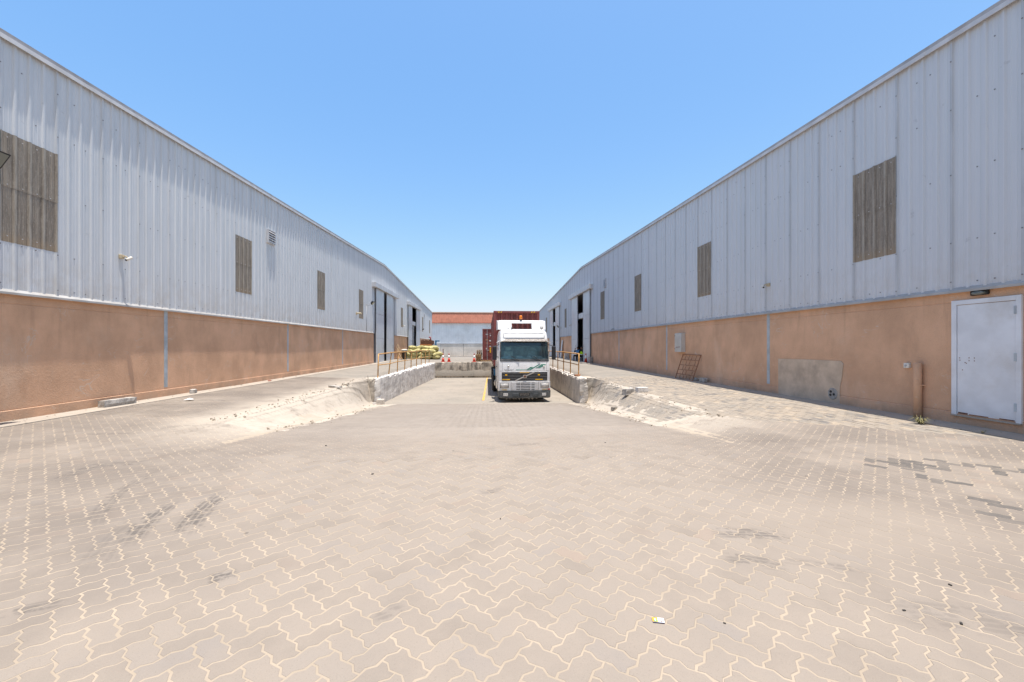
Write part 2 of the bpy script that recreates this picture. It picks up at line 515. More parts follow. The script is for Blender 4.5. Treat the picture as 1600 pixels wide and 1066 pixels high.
# ------------------------------------------------------------------ ground sheets
def ysheet(name, xs, ys, dz, mat, skip=None, parent=None):
    b = MB(); idx = {}
    for i, x in enumerate(xs):
        for j, y in enumerate(ys):
            idx[i, j] = len(b.v); b.v.append((x, y, ground_z(x, y) + dz))
    for i in range(len(xs) - 1):
        for j in range(len(ys) - 1):
            if skip and skip((xs[i] + xs[i + 1]) / 2, (ys[j] + ys[j + 1]) / 2): continue
            b.f.append((idx[i, j], idx[i + 1, j], idx[i + 1, j + 1], idx[i, j + 1])); b.mi.append(0)
    o = b.build(name, mat, parent, smooth=True, fix=False)
    return o

def desert():
    # far ground, well below the yard sheets, with a hole where the loading pit is dug
    b = MB(); xs = [-900, -60, -5.3, 4.8, 60, 900]; ys = [-900, -40, 5.3, 36.4, 110, 900]
    for i in range(5):
        for j in range(5):
            if i == 2 and j == 2: continue
            z = -.85
            b.face([(xs[i], ys[j], z), (xs[i + 1], ys[j], z), (xs[i + 1], ys[j + 1], z), (xs[i], ys[j + 1], z)])
    return b
tag(desert().build('ground', M['joint'], fix=False), kind='structure')

yard = ysheet('paved_yard', lin(-9.0, 8.6, 110), lin(-9.0, 1, 25) + lin(1.16, 19.24, 113), -.0016, M['joint'])
tag(yard, kind='structure')
YE = 19.24
tag(ysheet('roadway', lin(-9.0, -5.1, 8) + lin(-4.2, 3.6, 8) + lin(4.5, 8.6, 8), lin(YE, 36.1, 20) + lin(36.3, 56, 16), -.001, M['road'],
           skip=lambda x, y: -5.1 < x < 4.5 and y < PITB), kind='structure')
tag(ysheet('road', lin(-60, 60, 30), lin(56, 100, 20), -.001, M['backroad']), kind='structure')
# pit floor
b = MB(); ys = lin(YE - .25, PITB + .1, 12)
for a, c in zip(ys, ys[1:]):
    za = -1.175 - .10 * (a - 19.4) / 17; zc_ = -1.175 - .10 * (c - 19.4) / 17
    b.face([(-5.1, a, za), (4.5, a, za), (4.5, c, zc_), (-5.1, c, zc_)])
pit = tag(b.build('dock_pit_floor', M['pitfloor'], fix=False), kind='structure')
N = NT('worn_yellow_paint', .85, .2)
N.col(N.mix(N.rng(N.noise(7, detail=6, rough=.7), .5, .62), (.56, .33, .07), (.43, .37, .29)))
b = MB()
for a, c in zip(ys[1:-1], ys[2:]):
    f = lambda y: -1.175 - .10 * (y - 19.4) / 17 + .004
    xl = lambda y: -.17 + .015 * (y - 19.3)
    b.face([(xl(a) - .055, a, f(a)), (xl(a) + .055, a, f(a)), (xl(c) + .055, c, f(c)), (xl(c) - .055, c, f(c))])
tag(b.build('bay_line', N.m, pit, fix=False))
# aprons along both walls
for s, D in ((-1, DL), (1, DR)):
    b = MB(); ys2 = lin(-6, 69, 60)
    for i, (a, c) in enumerate(zip(ys2, ys2[1:])):
        x0, x1 = s * (D + .05), s * (D - .52 + .02 * math.sin(i))
        P_ = [(x0, a), (x1, a), (x1, c), (x0, c)]
        b.face([(x, y, ground_z(x, y) + .012) for x, y in P_])
        b.face([(x1, a, ground_z(x1, a) + .012), (x1, c, ground_z(x1, c) + .012), (x1, c, ground_z(x1, c) - .05), (x1, a, ground_z(x1, a) - .05)])
    tag(b.build('apron', M['apron'], fix=False), kind='structure')

# ------------------------------------------------------------------ pavers
PW = .115
c45 = math.sqrt(.5)
TS, AMP = .31, .088
def unit_edges(x0, y0, dx, dy, n):
    """points of n zigzag unit edges from a corner, corner included, end excluded"""
    pts = [(x0, y0)]
    lx, ly = -dy, dx
    for k in range(n):
        for t, a in ((TS, AMP), (1 - TS, -AMP)):
            pts.append((x0 + dx * (k + t) + lx * a, y0 + dy * (k + t) + ly * a))
    return pts
def outline(horizontal):
    a, b_ = (2, 1) if horizontal else (1, 2)
    p = unit_edges(0, 0, 1, 0, a) + unit_edges(a, 0, 0, 1, b_) + unit_edges(a, b_, -1, 0, a) + unit_edges(0, b_, 0, -1, b_)
    return [((u - a / 2) * PW, (v - b_ / 2) * PW) for u, v in p]
def inset(poly, d):
    n = len(poly); out = []
    for i in range(n):
        p0, p1, p2 = Vector(poly[i - 1]), Vector(poly[i]), Vector(poly[(i + 1) % n])
        e1 = (p1 - p0).normalized(); e2 = (p2 - p1).normalized()
        n1 = Vector((-e1.y, e1.x)); n2 = Vector((-e2.y, e2.x))
        m = (n1 + n2)
        m = m / max(m.length_squared, .3) * 2 * .5
        k = 1 / max(.35, m.normalized().dot(n1))
        out.append(tuple(p1 + m.normalized() * d * min(k, 1.8)))
    return out
def rot45(p): return ((p[0] - p[1]) * c45, (p[0] + p[1]) * c45)
SHAPES = {}
for hz in (True, False):
    o_ = outline(hz)
    SHAPES[hz] = [[rot45(p) for p in inset(o_, d)] for d in (.0036, .0068)]
RB = lambda x: 8.6 - .9 * (x - 4.9)           # front edge of the grey slabs on the right
DARK = [(5.32, 5.13), (5.5, 5.0), (5.67, 4.86), (5.45, 4.8), (5.75, 4.98), (4.94, 5.12), (5.1, 5.05), (5.25, 4.92), (4.97, 4.49), (5.95, 4.8), (6.1, 4.75),
        (4.85, 3.72), (4.5, 3.39), (6.2, 4.54), (5.9, 4.55), (5.85, 5.05), (5.2, 4.8), (4.9, 4.9), (5.1, 4.2), (5.05, 4.3), (6.0, 3.95)]
import numpy as np
ps_, cs_ = math.sin(R(3.5)), math.cos(R(3.5))
blocks = []
rng_ = random.Random(3)
for i in range(-130, 330):
    for j in range(-130, 330):
        d = (i - j) % 4
        if d not in (0, 3): continue
        hz = d == 0
        u, v = (i + 1, j + .5) if hz else (i + .5, j + 1)
        x, y = rot45((u * PW, v * PW))
        x += .07
        if y < -.6 or y > 19.25 or x < -8.25 or x > 7.9: continue
        if x > 4.6 and y > RB(x): continue
        if y > 9 and x > 4.0: continue
        blocks.append((x, y, hz))
def depth(x, y): return x * ps_ + y * cs_
def in_frame(x, y):
    d = depth(x, y)
    if d < 1.7: return False
    return abs((x * cs_ - y * ps_) / d) < 1.26
order = sorted((k for k in range(len(blocks)) if in_frame(blocks[k][0], blocks[k][1])), key=lambda k: depth(blocks[k][0], blocks[k][1]))
single = set(order[:296])
def chip(A, B):
    q = [(rng_.gauss(0, .0009), rng_.gauss(0, .0009)) for _ in A]
    if rng_.random() < .25:
        k_ = rng_.randrange(len(A)); q[k_] = (-A[k_][0] * .07, -A[k_][1] * .07)
    return [(p[0] + d[0], p[1] + d[1]) for p, d in zip(A, q)], [(p[0] + d[0] * 1.3, p[1] + d[1] * 1.3) for p, d in zip(B, q)]
def paver_mesh(hz):
    b = MB(); A, B = chip(*SHAPES[hz]); n = len(A)
    rings = [[(p[0], p[1], 0.0) for p in B], [(p[0], p[1], -.003) for p in A], [(p[0], p[1], -.02) for p in A]]
    for r_ in rings: b.v += r_
    b.f.append(tuple(range(n))); b.mi.append(0)
    for q in range(2):
        for i in range(n):
            j = (i + 1) % n
            b.f.append((q * n + i, (q + 1) * n + i, (q + 1) * n + j, q * n + j)); b.mi.append(0)
    return b.mesh('paver', M['paver'], fix=False)
pm = {h: [paver_mesh(h) for _ in range(8)] for h in (True, False)}
V = []; F = []; tone = []; dark = []
for k, (x, y, hz) in enumerate(blocks):
    dz = rng_.gauss(0, .00035); tx, ty = rng_.gauss(0, .0016), rng_.gauss(0, .0016); t = rng_.random()
    jx, jy = rng_.gauss(0, .0008), rng_.gauss(0, .0008)
    if k in single:
        o = bpy.data.objects.new('paver', pm[hz][rng_.randrange(8)]); COL.objects.link(o)
        o.location = (x + jx, y + jy, ground_z(x, y) + dz)
        gx = (ground_z(x + .1, y) - ground_z(x - .1, y)) / .2; gy = (ground_z(x, y + .1) - ground_z(x, y - .1)) / .2
        o.rotation_euler = (math.atan(gy) + ty, -math.atan(gx) - tx, rng_.gauss(0, .006)); o.parent = yard
        continue
    dk = 0.0
    for (px, py) in DARK:
        if (px - x) ** 2 + (py - y) ** 2 < .011: dk = rng_.uniform(.55, .95)
    A, B = chip(*SHAPES[hz]); n = len(A); z0 = ground_z(x, y) + dz; k0 = len(V)
    gx = (ground_z(x + .1, y) - ground_z(x - .1, y)) / .2; gy = (ground_z(x, y + .1) - ground_z(x, y - .1)) / .2
    far = y > 9
    for p in (A if far else B): V.append((x + p[0] + jx, y + p[1] + jy, z0 + p[0] * (gx + tx) + p[1] * (gy + ty)))
    F.append(tuple(range(k0, k0 + n))); nf = 1
    if not far:
        for p in A: V.append((x + p[0] + jx, y + p[1] + jy, z0 - .003 + p[0] * (gx + tx) + p[1] * (gy + ty)))
        for i in range(n):
            j = (i + 1) % n; F.append((k0 + i, k0 + n + i, k0 + n + j, k0 + j))
        nf += n
    tone += [t] * nf; dark += [dk] * nf
me = bpy.data.meshes.new('pavers'); me.from_pydata(V, [], F); me.materials.append(M['paver'])
a = me.attributes.new('tone', 'FLOAT', 'FACE'); a.data.foreach_set('value', tone)
a = me.attributes.new('dark', 'FLOAT', 'FACE'); a.data.foreach_set('value', dark)
me.update()
o = bpy.data.objects.new('pavers', me); COL.objects.link(o); o.parent = yard; o['kind'] = 'stuff'

# grey rectangular slabs on the right strip
slabs = []
SW, SL = .115, .23
ncol = int(5 / SW)
for i in range(0, 38):
    x = 3.72 + (i + .5) * SW
    for j in range(-4, 63):
        y = 5.0 + (j + .5 * (i % 2)) * SL + .15
        if y > 19.2 or x > 7.93: continue
        if y < max(RB(x), 0) - .05: continue
        if x < 4.6 and y < 9.0: continue
        if x < 4.0 and y < 9.2: continue
        slabs.append((x, y))
order = sorted(range(len(slabs)), key=lambda k: depth(*slabs[k]))
single = set(order[:290])
b = MB(); hx, hy = SW / 2 - .004, SL / 2 - .004
b.hexa([(-hx, -hy, -.02), (hx, -hy, -.02), (hx, hy, -.02), (-hx, hy, -.02), (-hx + .003, -hy + .003, 0), (hx - .003, -hy + .003, 0), (hx - .003, hy - .003, 0), (-hx + .003, hy - .003, 0)])
smesh = b.mesh('paving_slab', M['slab'])
b = MB(); tone = []
for k, (x, y) in enumerate(slabs):
    gx = (ground_z(x + .06, y) - ground_z(x - .06, y)) / .12; gy = (ground_z(x, y + .1) - ground_z(x, y - .1)) / .2
    dz = rng_.gauss(0, .0018)
    if k in single:
        o = bpy.data.objects.new('paving_slab', smesh); COL.objects.link(o); o.parent = yard
        o.location = (x, y, ground_z(x, y) + dz + .001); o.rotation_euler = (math.atan(gy) + rng_.gauss(0, .006), -math.atan(gx) + rng_.gauss(0, .008), rng_.gauss(0, .006))
        continue
    z = ground_z(x, y) + dz + .001; t = rng_.random()
    q = lambda u, v, w: (x + u, y + v, z + u * gx + v * gy + w)
    b.hexa([q(-hx, -hy, -.02), q(hx, -hy, -.02), q(hx, hy, -.02), q(-hx, hy, -.02), q(-hx, -hy, 0), q(hx, -hy, 0), q(hx, hy, 0), q(-hx, hy, 0)])
    tone += [t] * 6
o = b.build('paving_slabs', M['slab'], yard, fix=False); o['kind'] = 'stuff'
a = o.data.attributes.new('tone', 'FLOAT', 'FACE'); a.data.foreach_set('value', tone)

# sand blown over the two banks
def drift(x0, x1, y0, y1, bias, seed):
    b = MB(); xs = lin(x0, x1, int((x1 - x0) / .045)); ys = lin(y0, y1, int((y1 - y0) / .07)); H = {}
    for i, x in enumerate(xs):
        for j, y in enumerate(ys):
            e = min(sstep(x0, x0 + .35, x), 1 - sstep(x1 - .35, x1, x), sstep(y0, y0 + 2.5, y), 1)
            n = mnoise.fractal(Vector((x * 1.3, y * .7, seed)), .6, 2.1, 6) + .5 * mnoise.noise(Vector((x * 7, y * 3, seed + 3)))
            u = (x - x0) / (x1 - x0)
            mid = sstep(.3, .45, u) * (1 - sstep(.62, .72, u)) if x > 0 else 0
            h = (.0065 if x > 0 else .0045) * (n * .9 + bias - 1.1 * mid) - .022 * (1 - e)
            H[i, j] = h
            b.v.append((x, y, ground_z(x, y) + h))
    m_ = len(ys)
    for i in range(len(xs) - 1):
        for j in range(m_ - 1):
            if max(H[i, j], H[i + 1, j], H[i, j + 1], H[i + 1, j + 1]) < -.004: continue
            b.f.append((i * m_ + j, (i + 1) * m_ + j, (i + 1) * m_ + j + 1, i * m_ + j + 1)); b.mi.append(0)
    return b
b = drift(-5.75, -3.7, 6.4, 19.1, -.02, 1.0)
k = len(b.v); b2 = drift(3.4, 5.35, 6.9, 19.1, .3, 8.0)
b.v += b2.v; b.f += [tuple(k + i for i in f) for f in b2.f]; b.mi += b2.mi
tag(b.build('sand', M['sand'], smooth=True, fix=False), kind='stuff')

# ------------------------------------------------------------------ warehouses
RY, RZ = 36.5, 8.45
PIT = 1.007                       # cladding sheet width
Y0 = 8.0465
def eave(y): return RZ - (.0442 if y < RY else .0495) * abs(y - RY)
PROF = []
def prof():
    p = []; pitch = PIT / 4
    for k in range(5):
        c = k * pitch; h = .033 if k in (0, 4) else .028
        for (d, q) in ((-.034, 0), (-.017, h), (.017, h), (.034, 0)):
            if (k == 0 and d < 0) or (k == 4 and d > 0): continue
            if k == 0 and q and d == .017: p.append((0, h))
            p.append((c + d, q))
            if k == 4 and d == -.017: p.append((c, h))
        if k < 4:
            for m_ in (.088, .163):
                for (d, q) in ((-.012, 0), (-.005, .0045), (.005, .0045), (.012, 0)): p.append((c + m_ + d, q))
    return p
PROF = prof()
def sheet(s, D, ya, zbot, ztop, mat, name, parent, extra=0.0):
    b = MB(); base = .02 + extra
    pts = []
    for (u, h) in PROF:
        y = ya + u
        pts.append((s * (D - base - h), y, zbot if not callable(zbot) else zbot(y), ztop if not callable(ztop) else ztop(y)))
    for (x, y, z0, z1) in pts: b.v += [(x, y, z0), (x, y, z1)]
    for i in range(len(pts) - 1):
        b.f.append((2 * i, 2 * i + 2, 2 * i + 3, 2 * i + 1)); b.mi.append(0)
    return b.build(name, mat, parent, fix=False)
def sbox(b, s, D, o0, o1, y0, y1, z0, z1, m=0):
    xa, xb = sorted((s * (D - o0), s * (D - o1)))
    b.box(xa, xb, y0, y1, z0, z1, m)

CZ = 2.48                       # foot of the cladding
def warehouse(s, D, clad, label):
    t = thing('warehouse', label, 'warehouse', (0, 0, 0))
    doors = [(25, 32), (39, 46)]
    wins = [0, 7, 14, 21, 35, 49, 56]
    top = lambda y: eave(y) - .10
    for n in range(-14, 60):
        ya = Y0 + n * PIT
        if n == 59: continue
        if any(a <= n < c for a, c in doors):
            sheet(s, D, ya, 6.0, top, clad, 'panel', t)
        elif n in wins:
            sheet(s, D, ya, CZ, 3.43, clad, 'panel', t)
            sheet(s, D, ya, 5.36, top, clad, 'panel', t)
            w0 = rnd(-.02, .02)
            sheet(s, D, ya, 3.40 + w0, 4.43 + w0, M['fibre'], 'translucent_panel', t, .004)
            sheet(s, D, ya, 4.40 + w0, 5.39 + w0, M['fibre'], 'translucent_panel', t, .010)
            b = MB()
            for q in (.126, .378, .629, .88):
                for z in (3.5, 4.44, 5.3): sbox(b, s, D, .03, .042, ya + PIT * q - .007, ya + PIT * q + .007, z + w0, z + w0 + .014)
            o = b.build('screws', M['trim'], t, fix=False); o['kind'] = 'stuff'
        else:
            sheet(s, D, ya, CZ, top, clad, 'panel', t)
    yend = Y0 + 59 * PIT
    yst = Y0 - 14 * PIT
    # screws
    b = MB()
    for n in range(-2, 59):
        for u in (0.0, PIT * .375, PIT * .62):
            y = Y0 + n * PIT + u
            for z in (2.62, 3.35, 4.55, 5.75, 6.6, 7.4):
                if z > eave(y) - .3 or (any(a <= n < c for a, c in doors) and z < 6.1): continue
                if u and rng_.random() < .3: continue
                zz = z + rng_.uniform(-.02, .02); o0 = .02 + (.033 if u == 0 else .0)
                sbox(b, s, D, o0, o0 + .008, y - .009, y + .009, zz - .009, zz + .009)
    o = b.build('screws', M['doorframe'], t, fix=False); o['kind'] = 'stuff'
    # barge flashing in lengths: lower lip proud, upper lip set back
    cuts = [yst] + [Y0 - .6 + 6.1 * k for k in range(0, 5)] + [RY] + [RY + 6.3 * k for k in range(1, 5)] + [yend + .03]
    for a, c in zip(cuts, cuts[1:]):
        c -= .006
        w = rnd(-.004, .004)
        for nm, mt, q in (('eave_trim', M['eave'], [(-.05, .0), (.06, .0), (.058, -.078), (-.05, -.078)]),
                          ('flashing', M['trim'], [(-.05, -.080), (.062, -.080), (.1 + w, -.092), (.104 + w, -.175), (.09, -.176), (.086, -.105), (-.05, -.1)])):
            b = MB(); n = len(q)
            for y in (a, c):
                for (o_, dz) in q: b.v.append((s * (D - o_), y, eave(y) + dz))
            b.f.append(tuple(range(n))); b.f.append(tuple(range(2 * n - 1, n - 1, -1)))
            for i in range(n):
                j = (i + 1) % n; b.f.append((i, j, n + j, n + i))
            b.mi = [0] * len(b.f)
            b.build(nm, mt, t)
    # foot flashing, broken at the doors
    dy = [(Y0 + a * PIT, Y0 + c * PIT) for a, c in doors]
    runs = [(yst, 5.0), (5.0, dy[0][0]), (dy[0][1], dy[1][0]), (dy[1][1], yend)]
    for a, c in runs:
        m_ = max(1, int((c - a) / 5.5)); g = lin(a, c, m_)
        for p, q in zip(g, g[1:]):
            b = MB(); w = rnd(-.004, .006)
            poly = [(.0, 2.53), (.03, 2.53), (.078 + w, 2.475), (.08 + w, 2.435), (.07, 2.435), (.06, 2.455), (.0, 2.46)]
            b.prism([(s * (D - o_), p + .003, z) for o_, z in poly], (0, q - p - .006, 0))
            b.build('drip_flashing', M['drip'], t)
    # plinth wall in bays with a groove near top and foot, steel column faces between
    cols = [4.95 + 7.05 * k for k in range(-2, 10)]
    def plinth(a, c):
        b = MB()
        poly = [(-.2, -.9), (.012, -.9), (.012, .30), (.002, .306), (-.008, .312), (.0, .32), (.0, 2.262), (-.007, 2.268), (-.007, 2.276), (.0, 2.282), (.0, 2.462), (-.2, 2.462)]
        b.prism([(s * (D - o_), a, z) for o_, z in poly], (0, c - a, 0))
        b.build('plinth_wall', M['plaster'], t)
    for a, c in zip(cols, cols[1:]):
        if any(abs((a + c) / 2 - (p + q) / 2) < 1.5 for p, q in dy): continue
        plinth(max(a, yst) + .0, min(c, yend))
    for y in cols:
        if y < yst or y > yend - .2: continue
        if any(p - .3 < y < q + .3 for p, q in dy): continue
        b = MB()
        sbox(b, s, D, -.02, .006, y - .062, y - .006, .36, 2.44)
        sbox(b, s, D, -.02, .004, y - .004, y + .062, .36, 2.44)
        b.build('column', M['steelblue'], t)
    # sliding doors
    zb = .13
    leaves = {(-1, 0): [(33.35, 35.78), (36.82, 39.15)], (-1, 1): [(47.0, 49.2), (52.15, 54.75)],
              (1, 0): [(33.1, 35.3), (37.6, 40.1)], (1, 1): [(47.1, 49.7), (51.7, 54.4)]}
    for di, (p, q) in enumerate(dy):
        b = MB()
        sbox(b, s, D, .02, .34, p - .75, q + .75, 6.0, 6.36)
        b.build('track_cover', M['trim'], t, bev=.01)
        for ya, yb in ((p - .02, p + .13), (q - .13, q + .02)):
            b = MB(); sbox(b, s, D, -.22, .03, ya, yb, -.6, 6.0); b.build('door_jamb', M['doorframe'], t)
        for (ya, yb) in leaves[(s, di)]:
            b = MB()
            for y in (ya, yb - .07): sbox(b, s, D, .10, .17, y, y + .07, zb, 5.97)
            for z in (zb, 5.9): sbox(b, s, D, .10, .168, ya + .07, yb - .07, z, z + .07)
            lf = b.build('sliding_door', M['doormetal'], t)
            zs = [zb + .07, 2.08, 4.0, 5.9]
            for z0, z1 in zip(zs, zs[1:]):
                b = MB(); sbox(b, s, D, .115, .158, ya + .073, yb - .073, z0 + .006, z1 - .006)
                b.build('panel', M['doormetal'], lf, bev=.004)
            b = MB(); yh = yb - .35 if ya < (p + q) / 2 - 1 else ya + .35
            if s == -1: yh = yb - .3
            x = s * (D - .158)
            b.tube([(x, yh, 1.25), (x - s * .06, yh, 1.27), (x - s * .06, yh, 1.53), (x, yh, 1.55)], .012, 6)
            b.build('handle', M['doorframe'], lf)
        if (s, di) in ((1, 0), (1, 1), (-1, 1)):
            ya, yb = leaves[(s, di)][0][1], leaves[(s, di)][1][0]
            b = MB(); sbox(b, s, D, -.25, .05, p + .14, q - .14, 3.92, 4.36)
            b.build('shutter_box', M['shutterbox'], t)
            b = MB(); yp = yb - .45 if s == 1 else yb - 1.1
            if s == -1:
                sbox(b, s, D, -.2, .02, yp, yp + .14, .0, 3.92); b.build('door_post', M['shutterbox'], t)
        else:
            b = MB(); sbox(b, s, D, -.03, .02, 39.2, q, .0, 6.0)
            pn = b.build('fixed_panel', M['cladL'], t)
    # shell
    b = MB(); x0, x1 = s * (D - .05), s * (D + 34)
    for (a, c) in ((yst - 8, RY), (RY, yend + .02)):
        poly = [(x0, a, eave(a) - .02), (x1, a, eave(a) - .02), (x1, c, eave(c) - .02), (x0, c, eave(c) - .02)]
        b.hexa([(p[0], p[1], p[2] - .08) for p in poly] + poly)
    b.build('roof', M['roof'], t)
    b = MB(); xa, xb = sorted((s * (D + 33.6), s * (D + 33.9))); b.box(xa, xb, yst - 8, yend, -.9, 8.3)
    b.build('rear_wall', M['inside'], t)
    xa, xb = sorted((s * (D - .0), s * (D + 33.6)))
    b = MB(); b.box(xa + (.05 if s > 0 else 0), xb - (.05 if s < 0 else 0), yend - .1, yend, -.9, eave(yend) - .11); b.build('end_wall', clad, t)
    b = MB(); b.box(xa, xb, yst - .3, yst, -.9, eave(yst) - .11); b.build('end_wall', M['inside'], t)
    b = MB(); b.box(xa + (.3 if s > 0 else 0), xb - (.3 if s < 0 else 0), yst, yend - .1, -.5, .08); b.build('inner_floor', M['inside'], t)
    # end corner flashing
    b = MB(); sbox(b, s, D, -.02, .075, yend, yend + .07, -.5, eave(yend) - .12); b.build('corner_flashing', M['trim'], t)
    return t
wl = warehouse(-1, DL, M['cladL'], 'long pale corrugated warehouse with ochre plinth, left side of yard')
wr = warehouse(1, DR, M['cladR'], 'long bluish corrugated warehouse with ochre plinth, right side of yard')

# plaster patch with conduit hole on the right plinth, part of that warehouse
b = MB(); x = DR - .014
pts = [(11.55, .02), (11.57, 1.12), (10.4, 1.135), (9.43, 1.13), (9.37, 1.07), (9.39, .8), (9.46, .5), (9.46, .02)]
b.prism([(x, y, z) for y, z in pts], (.012, 0, 0)); b.build('plaster_patch', M['greypatch'], wr)
b = MB(); b.lathe([(.145, 0), (.13, -.012), (.0, -.013)], (DR - .016, 9.66, .33), 'x', 14)
pr = b.build('pipe_stub', M['rubble'], wr)
b = MB()
for dy_, dz_ in ((.04, .05), (.05, -.03), (-.05, -.01)): b.lathe([(.032, .0), (.03, -.012)], (DR - .026, 9.66 + dy_, .33 + dz_), 'x', 10)
b.build('hole', M['dark'], pr)

# white steel door in the right plinth
dt = bpy.data.objects.new('door', None); COL.objects.link(dt); dt.parent = wr
b = MB(); xa, xb = DR - .035, DR + .02
b.box(xa, xb, 6.06, 6.13, .27, 2.30); b.box(xa, xb, 6.97, 7.05, .27, 2.30); b.box(xa + .001, xb, 6.13, 6.97, 2.22, 2.299)
dt2 = b.build('frame', M['whitedoor'], dt, bev=.004)
b = MB(); b.box(DR - .022, DR + .0, 6.137, 6.963, .29, 2.213); b.build('door_leaf', M['whitedoor'], dt, bev=.003)
for z in (.45, 1.25, 2.0):
    b = MB(); b.box(DR - .044, DR - .02, 6.118, 6.148, z, z + .13); b.build('hinge', M['steelblue'], dt, bev=.003)
b = MB(); b.box(DR - .05, DR + .01, 6.06, 7.05, .245, .272); b.build('threshold', M['apron'], dt, bev=.004)
b = MB()
for (ya, yb, za, zb_) in ((6.15, 6.35, .293, .31), (6.5, 6.78, .292, .305), (6.8, 6.95, .293, .32)):
    b = MB(); b.box(DR - .0235, DR - .02, ya, yb, za, zb_); b.build('rust_streak', M['rust'], dt)
b = MB()
for y, z in ((6.925, 1.28), (6.92, 1.24), (6.78, 1.285), (6.78, 1.235), (6.70, 1.285), (6.70, 1.235), (6.84, 1.2), (6.82, 1.19), (6.88, 1.07)):
    b.box(DR - .024, DR - .02, y - .007, y + .007, z - .008, z + .008)
b.build('rust_spot', M['rust'], dt)

# ------------------------------------------------------------------ fittings on the walls
M['cctv'] = plain('cctv_white', (.70, .66, .58), .5, .4, 0, .1, 20, (.45, .35, .22), .4)
M['cream'] = plain('old_cream_plastic', (.52, .43, .29), .6, .3, 0, .15, 30)
N = NT('lamp_glass', .15, .5); N.col((.16, .17, .15)); M['lens'] = N.m
M['galv'] = plain('galvanised', (.42, .43, .44), .5, .5, 0, .12, 20)
def cctv(s, D, y, z, label, k=1.0, white=True):
    t = thing('security_camera', label, 'camera', (s * (D - .02), y, z), 0, 'security cameras on the warehouse walls'); t.scale = (.72, .72, .72)
    o = -s
    b = MB(); b.box(*sorted((0, o * .09)), -.07, .07, -.06, .07); b.build('mount_box', M['cream'], t, bev=.012)
    b = MB(); b.tube([(o * .08, 0, 0), (o * .16, .03, .02), (o * .2, .05, -.03)], .022, 8); b.build('bracket', M['cream'], t, True)
    b = MB(); b.lathe([(.03, -.1), (.045, -.09), (.047, .08), (.04, .1)], (0, 0, 0), 'y', 12)
    c = b.build('housing', M['cctv'], t, True, (o * .22, .07, -.05), (R(35), 0, R(-25)))
    b = MB(); b.lathe([(.036, .0), (.034, -.012)], (0, 0, 0), 'y', 12)
    b.build('lens', M['dark'], c, False, (0, -.1, 0))
cctv(-1, DL, 10.55, 3.62, 'white security camera on cream box on left wall, casting a long shadow')
cctv(-1, DL, 44.3, 3.57, 'white security camera between the two left sliding doors')
cctv(1, DR, 11.93, 3.3, 'small security camera on right wall above second plinth bay')
cctv(1, DR, 40.95, 3.52, 'small security camera just beyond the nearer right sliding door')
def flood(s, D, y, z, label, w=.38, pole=0.0):
    t = thing('floodlight', label, 'floodlight', (s * (D - .02), y, z), 0, 'floodlights on the warehouse walls')
    o = -s
    b = MB(); b.tube([(0, 0, -.12), (o * .3, 0, -.1), (o * .42, 0, -.02)], .022, 8)
    if pole: b.tube([(o * .04, 0, -.12), (o * .04, 0, -pole)], .02, 8)
    b.build('arm', M['galv'], t, True)
    b = MB(); b.hexa([(-.09, -w / 2 + .05, -.07), (.09, -w / 2 + .05, -.07), (.09, w / 2 - .05, -.07), (-.09, w / 2 - .05, -.07),
                      (-.15, -w / 2, .06), (.15, -w / 2, .06), (.15, w / 2, .06), (-.15, w / 2, .06)])
    h = b.build('housing', M['dark'], t, False, (o * .46, 0, .06), (0, o * R(125), 0), bev=.01)
    b = MB(); b.box(-.125, .125, -w / 2 + .03, w / 2 - .03, .061, .066); b.build('lens', M['lens'], h)
flood(-1, DL, 7.42, 4.62, 'black floodlight at the left edge of the photo beside nearest translucent panel', .56)
flood(-1, DL, 31.0, 4.55, 'black floodlight on a conduit beside the nearer left sliding door', .4, 2.0)
flood(-1, DL, 55.5, 3.55, 'small black floodlight beyond the farther left sliding door', .4)
flood(1, DR, 46.2, 3.57, 'black floodlight beside the farther right sliding door', .4)
def vent(s, D, y0, y1, z0, z1, label):
    t = thing('wall_vent', label, 'vent', (s * (D - .02), (y0 + y1) / 2, (z0 + z1) / 2), 0, 'louvred vents')
    o = -s; hy, hz = (y1 - y0) / 2, (z1 - z0) / 2
    b = MB(); d = o * .085
    for ya, yb, za, zb in ((-hy, -hy + .035, -hz, hz), (hy - .035, hy, -hz, hz), (-hy + .035, hy - .035, -hz, -hz + .03), (-hy + .035, hy - .035, hz - .03, hz)):
        b.box(*sorted((0, d)), ya, yb, za, zb)
    b.build('frame', M['trim'], t)
    b = MB(); b.box(*sorted((0, o * .012)), -hy + .036, hy - .036, -hz + .031, hz - .031); b.build('backing', M['doorframe'], t)
    n = 5; st = (2 * hz - .06) / n
    for i in range(n):
        z = -hz + .03 + i * st
        b = MB(); b.prism([(o * .055, -hy + .037, z + st * .86), (o * .065, -hy + .037, z + st * .86), (o * .1, -hy + .037, z + st * .2), (o * .09, -hy + .037, z + st * .2)], (0, 2 * hy - .074, 0))
        b.build('slat', M['trim'], t)
vent(-1, DL, 17.2, 17.78, 5.6, 6.14, 'white louvred vent high on left wall beside a translucent panel')
vent(1, DR, 28.8, 29.3, 5.6, 6.2, 'louvred vent high on right wall before the first sliding door')
vent(-1, DL, 59.1, 59.6, 5.5, 6.0, 'small louvred vent near the far end of left wall')
t = thing('pipe_outlet', 'short cream pipe outlet projecting from left wall before the sliding door', 'pipe', (-DL + .02, 28.7, 3.65))
b = MB(); b.tube([(0, 0, 0), (.28, 0, .02), (.36, 0, -.02)], .05, 10); b.build('pipe', M['cream'], t, True)
b = MB(); b.box(0, .04, -.09, .09, -.09, .09); b.build('flange', M['cream'], t, bev=.01)
t = thing('pipe_outlet', 'tiny pipe outlet on right wall low in the cladding', 'pipe', (DR - .02, 27.05, 2.56))
